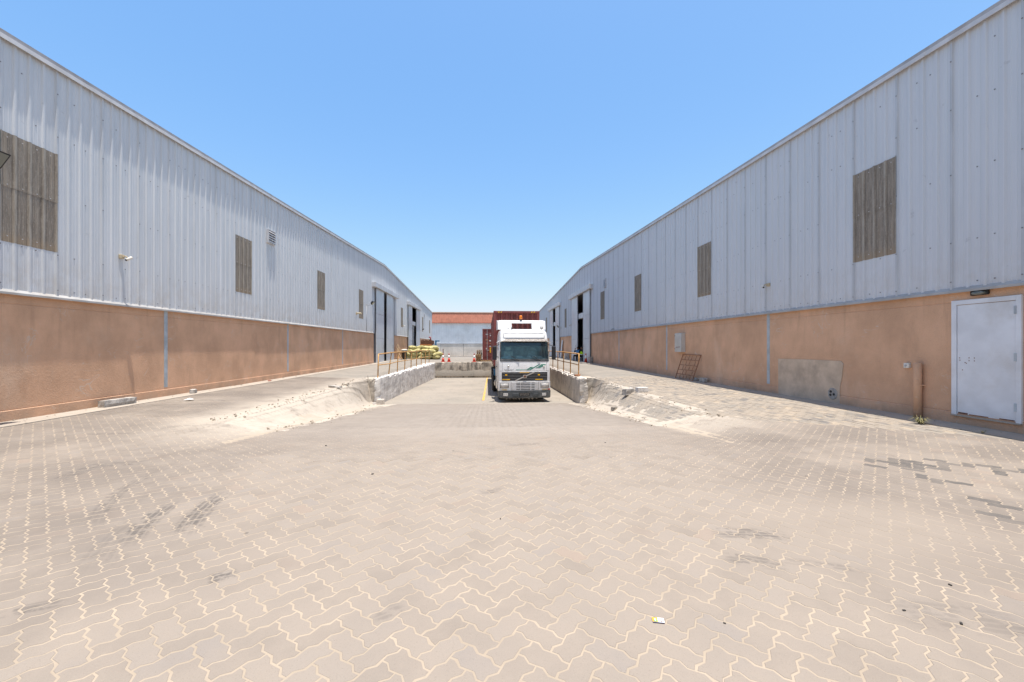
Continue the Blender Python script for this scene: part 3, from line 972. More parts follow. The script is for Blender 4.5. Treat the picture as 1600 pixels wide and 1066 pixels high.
b = MB(); b.tube([(0, 0, 0), (-.14, 0, .02), (-.18, 0, -.05)], .045, 10); b.build('pipe', M['galv'], t, True)
b = MB(); b.box(-.04, 0, -.07, .07, -.07, .07); b.build('flange', M['galv'], t, bev=.01)
t = thing('wall_lamp', 'oval bulkhead lamp over the white door on right plinth', 'lamp', (DR, 6.62, 2.395))
b = MB(); b.box(-.05, 0, -.13, .13, -.04, .045); b.build('base', M['dark'], t, bev=.015)
b = MB()
for a in range(1): b.lathe([(.0, -.10), (.07, -.085), (.10, -.05)], (0, 0, 0), 'x', 16)
o = b.build('lens', M['lens'], t, True); o.scale = (1, 1.15, .38)
t = thing('junction_box', 'small white socket box beside the brown pipe on right plinth', 'junction box', (DR, 7.85, 1.1))
b = MB(); b.box(-.05, 0, -.055, .055, -.05, .05); b.build('box', M['cctv'], t, bev=.008)
b = MB(); b.lathe([(.022, -.052), (.02, -.06)], (0, .01, 0), 'x', 10); b.build('knob', M['galv'], t)
t = thing('conduit_pipe', 'ochre painted vertical pipe standing against right plinth near white door', 'pipe', (DR - .075, 7.6, .1))
b = MB(); b.lathe([(.062, 0), (.062, 1.05), (.05, 1.065)], (0, 0, 0), 'z', 16); b.build('pipe', M['plaster'], t, True)
b = MB(); b.box(-.01, .075, -.075, .075, .62, .65); b.build('clamp', M['plaster'], t)
M['cab'] = plain('cabinet_paint', (.52, .50, .46), .45, .4, 0, .06, 3, (.42, .37, .3), .4)
t = thing('electrical_cabinet', 'grey electrical cabinet fixed to right plinth above the rusty rack', 'cabinet', (DR, 17.22, 1.22))
b = MB(); b.box(-.165, 0, 0, .62, 0, .81); b.build('body', M['cab'], t, bev=.006)
b = MB(); b.box(-.185, -.167, .008, .612, .01, .80); d = b.build('door', M['cab'], t, bev=.005)
b = MB()
for z in (.12, .68): b.box(-.193, -.184, .575, .6, z, z + .04)
b.build('lock', M['dark'], t)
b = MB()
for i, w in enumerate((.035, .05, .03, .045, .03, .05)): b.box(-.188, -.185, .5 - i * .065 - w, .5 - i * .065, .185 + .004 * i, .215 + .004 * i)
b.build('lettering', plain('red_print', (.16, .05, .05)), t)

# rusty rack leaning on right plinth
M['rackrust'] = plain('rack_rust', (.30, .15, .085), .85, .2, 0, .3, 14, (.16, .075, .05), .5)
t = thing('steel_rack', 'rusty steel lattice rack leaning against right plinth below the cabinet', 'rack', (DR, 16.65, .1))
lean = lambda u: -.34 + .31 * u            # outwards at foot
def rp(y, u): return (lean(u), y, u * 1.03)
for y in (-.74, .74):
    b = MB(); b.tube([rp(y + .05, 0), rp(y - .03, 1)], .018, 6); b.build('side_bar', M['rackrust'], t)
lv = [.02, .2, .38, .57, .78, .985]
for u in lv:
    b = MB(); b.tube([rp(-.74, u), rp(-.2, u + rnd(-.01, .01)), rp(.3, u + rnd(-.012, .012)), rp(.74, u)], .015, 6); b.build('cross_bar', M['rackrust'], t)
for i in range(5):
    for y in ([-.42, -.14, .16, .44] if i % 2 == 0 else [-.5, -.02, .26]):
        b = MB(); y += rnd(-.04, .04); b.tube([rp(y, lv[i] + .01), rp(y - .02, lv[i + 1] - .03)], .011, 5); b.build('stub_bar', M['rackrust'], t)

# ------------------------------------------------------------------ loading pit walls and railings
def rough_block(p8, seg, jit, seed, edge=.0):
    """hexahedron subdivided and jittered so that its faces and arrises are uneven"""
    bm = bmesh.new()
    vs = [bm.verts.new(p) for p in p8]
    for q in ((0, 3, 2, 1), (4, 5, 6, 7), (0, 1, 5, 4), (1, 2, 6, 5), (2, 3, 7, 6), (3, 0, 4, 7)):
        bm.faces.new([vs[i] for i in q])
    # split long edges until they are about seg long
    for _ in range(6):
        le = [e for e in bm.edges if e.calc_length() > seg]
        if not le: break
        bmesh.ops.subdivide_edges(bm, edges=le, cuts=1, use_grid_fill=True)
    bm.normal_update()
    for v in bm.verts:
        sharp = sum(1 for e in v.link_edges if len(e.link_faces) == 2 and e.calc_face_angle(0) > .5)
        n = mnoise.noise(v.co * 2.3 + Vector((seed, seed, 0))) + .6 * mnoise.noise(v.co * 7 + Vector((0, seed, 1)))
        k = jit * n
        if sharp >= 1: k = -abs(jit * 1.0 * n) - edge * max(0, mnoise.noise(v.co * 3.1 + Vector((seed, 2, 0)))) * 2
        v.co += v.normal * k
    return bm
def bm_obj(bm, name, mat, parent=None, smooth=False, loc=(0, 0, 0), rot=(0, 0, 0)):
    me = bpy.data.meshes.new(name); bm.to_mesh(me); bm.free(); me.materials.append(mat)
    if smooth: me.polygons.foreach_set('use_smooth', [True] * len(me.polygons))
    o = bpy.data.objects.new(name, me); COL.objects.link(o); o.location = loc; o.rotation_euler = rot
    if parent: o.parent = parent
    return o
zt = .02
p = [(-5.12, 19.28, -1.6), (-4.82, 19.34, -1.6), (-4.36, 36.15, -1.6), (-5.12, 36.15, -1.6)]
bm = rough_block([(x, y, z) for x, y, z in p] + [(x, y, zt + .02 * (i > 1)) for i, (x, y, z) in enumerate(p)], .2, .016, 3, .09)
tag(bm_obj(bm, 'retaining_wall', M['concL']), 'pale concrete retaining wall along left side of the loading pit', 'retaining wall')
p = [(4.22, 18.75, -1.6), (4.6, 18.7, -1.6), (4.6, 36.15, -1.6), (4.22, 36.15, -1.6)]
bm = rough_block([(x, y, z) for x, y, z in p] + [(x, y, zt + .02 * (i > 1)) for i, (x, y, z) in enumerate(p)], .2, .018, 9, .12)
tag(bm_obj(bm, 'retaining_wall', M['concR']), 'cracked grey retaining wall on right side of the loading pit', 'retaining wall')
bm = rough_block([(-5.2, 36.18, -1.7), (4.6, 36.18, -1.7), (4.6, 36.6, -1.7), (-5.2, 36.6, -1.7), (-5.2, 36.18, .06), (4.6, 36.18, .06), (4.6, 36.6, .06), (-5.2, 36.6, .06)], .3, .018, 5, .05)
tag(bm_obj(bm, 'dock_wall', M['concB']), 'grimy concrete dock wall closing the back of the loading pit', 'dock wall')

for (xa, xb, seed) in ((-5.9, -5.06, 4), (4.55, 5.3, 7)):
    bm = rough_block([(xa, 19.16, -1.6), (xb, 19.16, -1.6), (xb, 20.2, -1.6), (xa, 20.2, -1.6), (xa, 19.2, -.004), (xb, 19.2, -.004), (xb, 20.2, -.004), (xa, 20.2, -.004)], .16, .03, seed, .02)
    tag(bm_obj(bm, 'terrain', M['sand']), kind='structure')
def rubble_mesh():
    b = MB(); rg = random.Random(5)
    spots = []
    for i in range(420):
        y = rg.uniform(8.5, 19.0); sd = rg.random() < .5; cr = rg.random() < .55
        k = sstep(14.5, 18.8, y)
        x = (-(5.35 + .3 * k) if cr else -(4.2 + 1.0 * k)) if sd else ((4.85 + .2 * k) if cr else (3.75 + .8 * k))
        spots.append((x + rg.gauss(0, .16), y, rg.choice((.012, .015, .018, .022, .034))))
    for i in range(160):
        sd = rg.random() < .5
        spots.append(((-8.62 + rg.gauss(0, .06)) if sd else (8.25 + rg.gauss(0, .07)), rg.uniform(6, 33), rg.choice((.01, .014, .02, .03))))
    for x, y, r in spots:
        z = ground_z(x, y) + r * .4 + .004; k = len(b.v)
        for (a, h, q) in ((0, -1, 1), (1.6, -1, .9), (3.1, -1, 1), (4.6, -1, .9), (.5, .8, .7), (2.2, 1, .6), (3.7, .7, .75), (5.2, .9, .6)):
            rr = r * q * rg.uniform(.7, 1.25); b.v.append((x + math.cos(a) * rr, y + math.sin(a) * rr, z + h * r * .5))
        for f in ((0, 1, 5, 4), (1, 2, 6, 5), (2, 3, 7, 6), (3, 0, 4, 7), (4, 5, 6, 7)): b.f.append(tuple(k + i for i in f)); b.mi.append(0)
    return b
tag(rubble_mesh().build('rubble', plain('dusty_rubble', (.40, .34, .27), .95, .1, 0, .3, 9), fix=False), kind='stuff')

def railing(name, label, posts, h, lean_, mat):
    t = thing(name, label, 'railing', (posts[0][0], posts[0][1], zt))
    ox, oy = posts[0]
    tops = []
    for i, (x, y) in enumerate(posts):
        a = lean_[i % len(lean_)]
        pt = (x - ox + a[0], y - oy + a[1], h - .0)
        b = MB(); b.tube([(x - ox, y - oy, -.12), (x - ox + a[0] * .5, y - oy + a[1] * .5, h * .5), pt], .028, 8)
        b.build('post', mat, t, True); tops.append(pt)
    for nm, f, r_ in (('top_rail', 1.0, .030), ('middle_rail', .52, .024)):
        path = []
        for i, (x, y) in enumerate(posts):
            a = lean_[i % len(lean_)]
            path.append((x - ox + a[0] * f, y - oy + a[1] * f, h * f + (.012 if f == 1 else 0) + random.gauss(0, .012)))
        b = MB(); b.tube(path, r_, 8); b.build(nm, mat, t, True)
    return t
posts = [(-5.0 + .028 * i * 2.0 * .45, 19.65 + 1.98 * i) for i in range(9)]
railing('guard_rail', 'long rusty yellow railing on left wall of the loading pit', posts, 1.08,
        [(.0, .12), (.03, .55), (0, .25), (.02, .1), (0, .18), (.02, .08), (0, .12), (0, .05), (0, .02)], M['railpaint'])
posts = [(4.42, 19.9 + 1.95 * i) for i in range(8)]
railing('guard_rail', 'rusty yellow railing on right wall of the pit beside the truck', posts, 1.08, [(0, -.12), (.02, .03), (0, -.05), (.02, .06)], M['railpaint'])

# rubble and loose things
def chunk(name, label, cat, loc, size, rz, seed, mat=None, tilt=(0, 0), jit=.018, group=None, bev=True):
    sx, sy, sz = (q / 2 for q in size)
    bm = rough_block([(-sx, -sy, -sz), (sx, -sy, -sz), (sx, sy, -sz), (-sx, sy, -sz), (-sx, -sy, sz), (sx, -sy, sz), (sx, sy, sz), (-sx, sy, sz)], max(size) / 5, jit, seed, jit)
    z = ground_z(loc[0], loc[1]) + sz * .92 if len(loc) == 2 else loc[2]
    return tag(bm_obj(bm, name, mat or M['rubble'], None, False, (loc[0], loc[1], z), (tilt[0], tilt[1], rz)), label, cat, group)
chunk('concrete_kerb', 'broken concrete kerb piece lying along the foot of left plinth', 'kerb piece', (-8.53, 10.25), (.17, .78, .17), R(-6), 3, jit=.022)
chunk('rock', 'small grey rock on the left apron below first column', 'rock', (-8.5, 12.7), (.14, .22, .13), .4, 6, jit=.03)
chunk('concrete_block', 'rough broken concrete block on the right bank crest', 'concrete block', (4.6, 13.35), (.42, .22, .2), .5, 12, jit=.04)
chunk('concrete_block', 'squared pale concrete block right of the broken one on bank', 'concrete block', (4.98, 13.15), (.36, .2, .17), .15, 15, M['concL'], jit=.008)
chunk('rock', 'dark stone lying on the sandy toe of the right bank', 'rock', (4.0, 12.9), (.2, .13, .11), .7, 21, M['concB'], jit=.03)
chunk('rock', 'grey lump beside the rack on right apron, left one of two', 'rock', (8.2, 15.95), (.16, .28, .13), .1, 24, jit=.03)
chunk('rock', 'bigger grey lump on right apron, right one of two', 'rock', (8.18, 15.35), (.18, .36, .18), .1, 27, jit=.04)
chunk('concrete_block', 'grey block at the foot of left pit wall end', 'concrete block', (-4.72, 19.08), (.32, .2, .26), .15, 30, M['concR'], jit=.01)
chunk('rock', 'white stone chip beside the block at left pit wall end', 'rock', (-4.98, 18.98), (.2, .12, .1), .5, 33, M['concL'], jit=.03)
chunk('rock', 'flat shard of mortar on the left bank edge', 'rock', (-5.35, 15.2), (.5, .2, .08), -.6, 36, M['rubble'], jit=.03)
chunk('rock', 'dark clod on the crest of the left bank', 'rock', (-5.32, 16.2), (.26, .16, .09), .4, 39, M['concB'], jit=.03)
chunk('brick', 'red broken brick at the foot of left plinth', 'brick', (-8.45, 16.9), (.1, .2, .05), .3, 45, plain('brick_red', (.34, .13, .09)), jit=.008)
chunk('brick', 'orange brick lying on top of right pit wall by last post', 'brick', (4.3, 19.6, .09), (.3, .12, .08), R(25), 42, plain('brick_orange', (.38, .16, .07)), jit=.008)
M['seam0'] = plain('dark_crumb', (.05, .045, .04), .9)
for i, (x, y, w, lab) in enumerate([(-4.2, 3.25, .03, 'small dark crumb on pavers at the left edge of the yard'), (-1.32, 4.95, .035, 'small dark crumb on pavers left of the yard centre line'),
        (.12, 3.6, .022, 'small dark crumb on pavers near the middle of the yard'), (1.28, 2.18, .018, 'small dark crumb on pavers just right of the packet'),
        (2.35, 2.22, .022, 'dark crumb on pavers in the right foreground, middle of three'), (2.55, 2.1, .026, 'dark crumb on pavers in the right foreground, nearest of three'),
        (2.9, 2.45, .024, 'dark crumb on pavers in the right foreground, rightmost of three'), (-2.5, 6.7, .04, 'small dark crumb on dusty pavers before the left bank'), (1.9, 6.6, .03, 'small dark crumb on dusty pavers before the right bank')]):
    chunk('pebble', lab, 'pebble', (x, y), (w * .7, w * .4, w * .3), i * .8, 60 + i, M['seam0'], jit=w * .1, group='dark crumbs on the pavers')


# crushed cigarette packet
t = thing('cigarette_packet', 'flattened white and yellow packet lying on the foreground pavers', 'packet', (.93, 2.22, ground_z(.93, 2.22) + .002), R(-12)); t.scale = (.62, .62, .62)
b = MB(); b.box(-.05, .05, -.03, .03, 0, .006); b.build('carton', plain('white_card', (.78, .78, .78), .5), t)
b = MB(); b.box(-.05, -.003, -.029, .029, .0062, .0072); b.build('yellow_face', plain('yellow_card', (.72, .36, .04), .5), t)
b = MB(); b.box(-.037, -.012, -.027, .016, .0074, .0082); g_ = b.build('green_print', plain('green_card', (.06, .4, .1), .5), t)
b = MB(); b.box(-.030, -.02, -.022, .012, .0002, .0009); b.build('white_print', plain('white_print', (.8, .82, .8), .5), g_, loc=(0, 0, .0082))
b = MB(); b.box(-.046, .05, -.036, -.0302, 0, .005); b.build('dark_edge', plain('navy_card', (.03, .03, .09), .5), t)
b = MB(); b.box(.018, .035, -.024, -.012, .0061, .0068); b.build('crest', M['rust'], t)
# paper scrap on left
b = MB(); b.face([(-.1, -.06, .01), (.06, -.08, .03), (.1, .04, .02), (-.03, .07, .05)]); b.face([(-.03, .07, .05), (.1, .04, .02), (.06, .1, .005)])
tag(b.build('paper_scrap', plain('paper', (.72, .72, .72), .8), None, False, (-7.6, 11.2, ground_z(-7.6, 11.2) + .012)), 'crumpled white paper scrap on pavers near left wall', 'paper')
# weed
M['leaf'] = plain('dry_leaf', (.20, .18, .08), .7, .2, 0, .3, 20, (.34, .26, .14), .8)
def weed(x, y, n, r, label):
    t = thing('weed', label, 'weed', (x, y, ground_z(x, y)))
    rg = random.Random(int(x * 100))
    b = MB()
    for i in range(n):
        g = rg.uniform(0, 6.28); L = r * rg.uniform(.5, 1.2); h = L * rg.uniform(.25, .9); w = L * .035
        d = Vector((math.cos(g), math.sin(g), 0)); s_ = Vector((-d.y, d.x, 0)) * w
        p0 = d * .01; p1 = d * L * .5 + Vector((0, 0, h)); p2 = d * L + Vector((0, 0, h * .55))
        b.face([p0 - s_, p0 + s_, p1 + s_, p1 - s_]); b.face([p1 - s_, p1 + s_, p2])
    b.build('leaves', M['leaf'], t, fix=False)
weed(7.78, 7.05, 110, .15, 'small dry green weed growing at the edge of right apron')
weed(7.9, 6.2, 26, .06, 'tiny weed sprout by the right apron near the white door')

# ------------------------------------------------------------------ far building
M['redclad'] = plain('red_fascia', (.46, .18, .115), .6, .3, 0, .08, 2.0, (.2, .08, .05), .3)
M['farclad'] = plain('far_cladding', (.80, .81, .80), .5, .4, 0, .05, 1.0, (.5, .48, .44), .3)
M['blockwall'] = concrete('far_blockwall', (.68, .62, .54), (.52, .47, .4), .4, .5)
FY = 82.0
t = thing('warehouse', 'distant warehouse with red ribbed fascia closing the end of the yard', 'warehouse', (0, FY, -.67))
def ribs(x0, x1, z0, z1, y, pitch, h, back=0.0):
    b = MB(); x = x0; pts = []
    while x < x1:
        for d, q in ((0, 0), (pitch * .55, 0), (pitch * .65, h), (pitch * .9, h)): pts.append((x + d, q))
        x += pitch
    for (px, q) in pts: b.v += [(px, y - q, z0), (px, y - q + back, z1)]
    for i in range(len(pts) - 1): b.f.append((2 * i, 2 * i + 2, 2 * i + 3, 2 * i + 1)); b.mi.append(0)
    return b
b = ribs(-30, 30, 2.5, 6.9, .15, .33, .03); b.build('cladding', M['farclad'], t, fix=False)
b = ribs(-30, 30, 6.62, 8.5, -.25, .33, .035, .5); b.build('fascia', M['redclad'], t, fix=False)
b = MB(); b.box(-30, 30, -.31, .3, 6.52, 6.62); b.build('fascia_trim', M['redclad'], t)
b = MB(); b.box(-30, 30, .14, .9, 8.5, 8.68); b.build('cap_flashing', plain('orange_cap', (.60, .36, .24), .6), t)
b = MB(); b.box(-30, 30, .27, 12, 8.44, 8.5); b.build('roof', M['roof'], t)
for i in range(14):
    x0 = -30.5 + i * 4.4 - .35
    b = MB(); b.box(x0 + .03, x0 + 4.37, 0, .3, -.4, 2.5); b.build('block_wall_bay', M['blockwall'], t, bev=.01)
b = MB(); b.box(-30, 30, .04, .3, -.4, 2.49); b.build('wall_core', M['doorframe'], t)
b = MB(); b.box(-30, 30, -.06, .16, 2.5, 2.58); b.build('drip_flashing', M['trim'], t)
b = MB(); b.box(-30, 30, .32, 12, -.4, 8.4); b.build('body', M['inside'], t)
tag((lambda b: (b.box(-30, 30, FY - 1.1, FY, -1.2, -.56), b.build('kerb', M['apron']))[1])(MB()), kind='structure')
# poles in front of the far wall
for (x, lean_, h, lab) in ((-8.55, .25, 1.95, 'thin dark leaning rod in front of the far block wall'), (-11.3, 0.02, 1.9, 'short dark post near the far wall left of the cones')):
    o = thing('post', lab, 'post', (x, 74, ground_z(x, 74)))
    b = MB(); b.tube([(0, 0, 0), (-lean_, 0, h)], .05, 8); b.build('shaft', M['dark'], o)
    b = MB(); b.lathe([(.14, 0), (.12, .04)], (0, 0, 0), 'z', 10); b.build('foot', M['galv'], o)

# ------------------------------------------------------------------ traffic cones
M['conered'] = plain('cone_red', (.52, .055, .03), .5, .4, 0, .1, 8, (.3, .1, .07), .3)
M['conewhite'] = plain('cone_white', (.75, .75, .73), .4, .4, 0, .06, 8)
def make_cone():
    t = thing('traffic_cone', 'x', 'traffic cone', (0, 0, 0), 0, 'traffic cones')
    b = MB(); b.box(-.19, .19, -.19, .19, 0, .035); b.build('base', M['conered'], t, bev=.012)
    r = lambda z: .135 - .105 * z / .75
    b = MB(); b.lathe([(r(.03), .035), (r(.33), .33)], (0, 0, 0), 'z', 18); b.build('lower_cone', M['conered'], t, True)
    b = MB(); b.lathe([(r(.33), .331), (r(.58), .58)], (0, 0, 0), 'z', 18); b.build('reflective_band', M['conewhite'], t, True)
    b = MB(); b.lathe([(r(.58), .581), (r(.73), .73), (.02, .75)], (0, 0, 0), 'z', 18); b.build('tip', M['conered'], t, True)
    return t
cone = make_cone()
for i, (x, y, lab) in enumerate([(-6.55, 37.3, 'red and white traffic cone at left end of the dock edge, post behind'),
                                 (-3.3, 37.25, 'red and white traffic cone second from left on the dock edge'),
                                 (-1.08, 37.3, 'red and white traffic cone beside the pallets on the dock'),
                                 (8.0, 33.3, 'red and white traffic cone beside the two seated workers')]):
    o = cone if i == 0 else copy_tree(cone)
    if i == 0: x = -3.82
    o.location = (x if i else -3.82, y, ground_z(x, y) + .002); o['label'] = lab
    if i == 3: o.rotation_euler = (0, 0, .5)
t = thing('marker_post', 'rusty thin marker post standing behind the leftmost dock cone', 'post', (-3.9, 38.1, .05))
b = MB(); b.tube([(0, 0, 0), (0, 0, 1.15)], .04, 8); b.build('shaft', M['rust'], t)
b = MB(); b.box(-.1, .1, -.1, .1, 0, .03); b.build('foot', M['rust'], t)

# ------------------------------------------------------------------ containers
M['maroon'] = plain('container_maroon', (.225, .062, .054), .55, .35, 0, .14, 1.6, (.11, .05, .035), .5)
M['yellowmark'] = plain('hazard_yellow', (.75, .42, .03), .5)
M['labelwhite'] = plain('label_white', (.62, .58, .55), .5, .3, 0, .12, 20)
M['labelyel'] = plain('label_yellow', (.78, .42, .02), .5)
M['labelor'] = plain('label_orange', (.5, .22, .1), .5)
def corr(b, p0, p1, z0, z1, nrm, pitch=.278, d=.036):
    p0, p1 = Vector(p0), Vector(p1); L = (p1 - p0).length; u = (p1 - p0).normalized(); n = Vector(nrm)
    k = max(1, round(L / pitch)); pt = L / k; pts = []
    for i in range(k):
        for f, q in ((0, 0), (.26, 0), (.5, -d), (.76, -d)): pts.append((i * pt + f * pt, q))
    pts.append((L, 0)); k0 = len(b.v)
    for (a, q) in pts:
        v = p0 + u * a + n * q; b.v += [(v.x, v.y, z0), (v.x, v.y, z1)]
    for i in range(len(pts) - 1): b.f.append((k0 + 2 * i, k0 + 2 * i + 2, k0 + 2 * i + 3, k0 + 2 * i + 1)); b.mi.append(0)
def container(label, loc, L, H=2.9, W=2.44, doors=False, rz=0):
    t = thing('shipping_container', label, 'container', loc, rz)
    w = W / 2
    b = MB()
    for x in (-w, w - .12):
        for y in (0, L - .12): b.box(x, x + .12, y, y + .12, 0.001, H - .001)
    b.build('corner_post', M['maroon'], t, bev=.01)
    b = MB()
    for x in (-w + .004, w - .084):
        b.box(x, x + .08, .12, L - .12, .0, .16); b.box(x, x + .08, .12, L - .12, H - .09, H)
    b.build('side_rail', M['maroon'], t)
    b = MB()
    for y in (.004, L - .084):
        b.box(-w + .12, w - .12, y, y + .08, .0, .17)
        b.box(-w + .12, w - .12, y, y + .08, H - .12, H)
    b.build('end_rail', M['maroon'], t)
    b = MB(); corr(b, (-w + .02, .12, 0), (-w + .02, L - .12, 0), .16, H - .09, (-1, 0, 0)); b.build('side_wall', M['maroon'], t, fix=False)
    b = MB(); corr(b, (w - .02, .12, 0), (w - .02, L - .12, 0), .16, H - .09, (1, 0, 0)); b.build('side_wall', M['maroon'], t, fix=False)
    b = MB(); b.box(-w + .05, w - .05, .05, L - .05, H - .03, H - .012); b.build('roof', M['maroon'], t)
    b = MB(); b.box(-w + .05, w - .05, .1, L - .1, .1, .15); b.build('floor', M['rust'], t)
    b = MB(); corr(b, (-w + .12, L - .03, 0), (w - .12, L - .03, 0), .17, H - .12, (0, 1, 0)); b.build('end_wall', M['maroon'], t, fix=False)
    b = MB()
    for x in (-w, w - .18):
        for y in (-.004, L - .176):
            for z in (-.003, H - .117): b.box(x - .003 if x < 0 else x, x + .18 + (.003 if x > 0 else 0), y, y + .18, z, z + .12)
    b.build('corner_casting', M['maroon'], t, bev=.008)
    if not doors:
        b = MB(); corr(b, (-w + .12, .03, 0), (w - .12, .03, 0), .17, H - .12, (0, -1, 0), .29, .07); b.build('front_wall', M['maroon'], t, fix=False)
        for sx in (-1, 1):
            b = MB()
            for i in range(3):
                x = sx * .94 + (i - 1) * .13
                b.prism([(x - .05, -.001, H - .095), (x + .01, -.001, H - .095), (x + .05, -.001, H - .02), (x - .01, -.001, H - .02)], (0, .004, 0))
            b.build('hazard_stripe', M['yellowmark'], t)
    else:
        for sx in (-1, 1):
            xa, xb = sorted((sx * .012, sx * (w - .125)))
            b = MB(); b.box(xa, xb, .02, .06, .18, H - .13); d = b.build('door', M['maroon'], t, bev=.008)
            b = MB()
            for z in (.42, .95, 1.5, 2.05, 2.5): b.box(xa + .08, xb - .08, .008, .02, z - .05, z + .05)
            b.build('door_rib', M['maroon'], d)
            for q in (.28, .72):
                x = xa + (xb - xa) * q
                b = MB(); b.tube([(x, -.03, .06), (x, -.03, H - .05)], .02, 8); b.build('locking_rod', M['galv'], d)
                b = MB(); b.box(x - .04, x + .2 * sx * (1 if sx > 0 else -1), -.06, -.045, .9 + q * .1, .94 + q * .1); b.build('door_handle', M['galv'], d)
        xs = -w
        for (x, z, ww, hh, mt) in ((-.82, 2.42, .2, .11, 'labelwhite'), (-.5, 2.45, .28, .08, 'labelwhite'), (-.45, 2.28, .2, .08, 'labelwhite'), (-.82, 1.9, .22, .1, 'labelor'), (-.45, 1.82, .3, .12, 'labelwhite'),
                                   (-.8, 1.6, .2, .07, 'labelor'), (-.42, 1.55, .3, .09, 'labelor'), (-.45, 1.3, .3, .08, 'labelwhite'), (-.85, 1.1, .1, .12, 'labelwhite')):
            b = MB(); b.box(x - ww / 2, x + ww / 2, .012, .0175, z - hh / 2, z + hh / 2); b.build('label_plate', M[mt], t)
        b = MB(); b.box(-.55, -.27, .002, .007, .72, 1.2); y_ = b.build('yellow_notice', M['labelyel'], t)
        b = MB()
        for i in range(3): b.box(-.47, -.36, .0005, .0018, .82 + i * .11, .88 + i * .11)
        b.build('print', M['rust'], y_)
    return t
CX = 1.6
container('maroon shipping container loaded on the trailer behind the white truck', (CX, 22.15, .43), 12.19, 2.9)
container('maroon shipping container standing on the dock, doors and locking rods facing camera', (.86, 38.4, .12), 6.06, 2.9, doors=True)

# ------------------------------------------------------------------ pallets
M['wood'] = plain('pallet_wood', (.36, .235, .12), .85, .15, 0, .25, 7, (.2, .13, .075), .5)
def pallet(w, l):
    t = thing('pallet', 'x', 'pallet', group='pallets beside the dock container')
    for x in (-w / 2 + .04, 0, w / 2 - .04):
        b = MB(); b.box(x - .035, x + .035, -l / 2, l / 2, .018, .105); b.build('bearer', M['wood'], t)
    n = 6
    for i in range(n):
        y = -l / 2 + .05 + i * (l - .1) / (n - 1)
        b = MB(); b.box(-w / 2, w / 2, y - .05, y + .05, .106, .126); b.build('plank', M['wood'], t)
    for y in (-l / 2 + .05, 0, l / 2 - .05):
        b = MB(); b.box(-w / 2, w / 2, y - .05, y + .05, 0, .017); b.build('plank', M['wood'], t)
    return t
p0 = pallet(.44, 1.0)
words_ = ['lowest', 'second', 'third', 'fourth', 'fifth']
zz = ground_z(-.75, 38.9)
for i in range(5):
    o = p0 if i == 0 else copy_tree(p0)
    o.location = (-.72 + rnd(-.02, .02), 38.3 + rnd(-.03, .03), zz + .003 + i * .129); o.rotation_euler = (0, 0, rnd(-.04, .04))
    o['label'] = f'wooden pallet, {words_[i]} from the ground in the front stack beside container'
for i in range(8):
    o = copy_tree(p0); o.location = (-.66 + rnd(-.03, .03), 39.5, ground_z(-.7, 39.5) + .003 + i * .129); o.rotation_euler = (0, 0, rnd(-.06, .06))
    o['group'] = 'pallets in the taller rear stack'; o['label'] = 'wooden pallet, ' + ('lowest', 'second', 'third', 'fourth', 'fifth', 'sixth', 'seventh', 'topmost')[i] + ' in the taller stack behind the front stack'
o = copy_tree(p0); o.location = (.0, 37.75, ground_z(0, 37.75) + .002); o.rotation_euler = (0, 0, R(90)); o['label'] = 'single wooden pallet lying before the container doors'

# ------------------------------------------------------------------ sack pile, bin, boards, machine
N = NT('woven_sack', .85, .2)
a = N.noise(5, N.shift(N.pos, (0, 0, 0)), 5, .65); f = N.noise(40, detail=3); r_ = N.objrnd()
col = N.mix(r_, (.30, .28, .10), (.50, .44, .19)); col = N.mix(N.rng(a, .45, .65), col, (.62, .56, .31)); col = N.mix(N.mul(N.rng(f, .55, .7), .45), col, (.15, .14, .05))
N.col(col); N.bump(N.add(f, a), .6, .03); M['sack'] = N.m
def sack_mesh(seed):
    bm = bmesh.new(); bmesh.ops.create_icosphere(bm, subdivisions=3, radius=1)
    for v in bm.verts:
        p = v.co.copy(); q = Vector((math.copysign(abs(p.x) ** .7, p.x), math.copysign(abs(p.y) ** .75, p.y), math.copysign(abs(p.z) ** .8, p.z)))
        q *= 1 + .16 * mnoise.noise(p * 2 + Vector((seed, 0, 0))) + .10 * mnoise.noise(p * 5 + Vector((0, seed, 0)))
        v.co = Vector((q.x * .44, q.y * .30, q.z * .20))
    me = bpy.data.meshes.new('sack'); bm.to_mesh(me); bm.free(); me.materials.append(M['sack'])
    me.polygons.foreach_set('use_smooth', [True] * len(me.polygons)); return me
sm = [sack_mesh(i * 3.3) for i in range(4)]
base = ground_z(-6.6, 44)
rg = random.Random(11)
for layer, (nx, ny) in enumerate(((5, 4), (5, 4), (4, 4), (4, 3))):
    for i in range(nx):
        for j in range(ny):
            x = -6.75 + (i - (nx - 1) / 2) * .74 + rg.uniform(-.1, .1) + (.35 if layer % 2 else 0) * .4
            y = 44.6 + (j - (ny - 1) / 2) * .55 + rg.uniform(-.08, .08)
            o = bpy.data.objects.new('sack', sm[rg.randrange(4)]); COL.objects.link(o)
            o.location = (x, y, base + .19 + layer * .32 + rg.uniform(-.03, .03)); o.rotation_euler = (rg.uniform(-.25, .25), rg.uniform(-.3, .3), rg.uniform(-.7, .7))
            tag(o, 'yellow green filled sack in the heap behind the left railing', 'sack', 'sacks heaped behind the left railing')
t = thing('waste_bin', 'black waste bin with white rim by left wall near the sacks', 'bin', (-7.95, 41.2, ground_z(-7.95, 41.2)))
b = MB(); b.lathe([(.2, 0), (.27, .85), (.27, .86), (.25, .86)], (0, 0, 0), 'z', 16); b.build('body', M['dark'], t, True)
b = MB(); b.lathe([(.29, .86), (.31, .9), (.27, .97), (.1, 1.0)], (0, 0, 0), 'z', 16); b.build('bag_rim', plain('bag_white', (.6, .56, .5), .6), t, True)
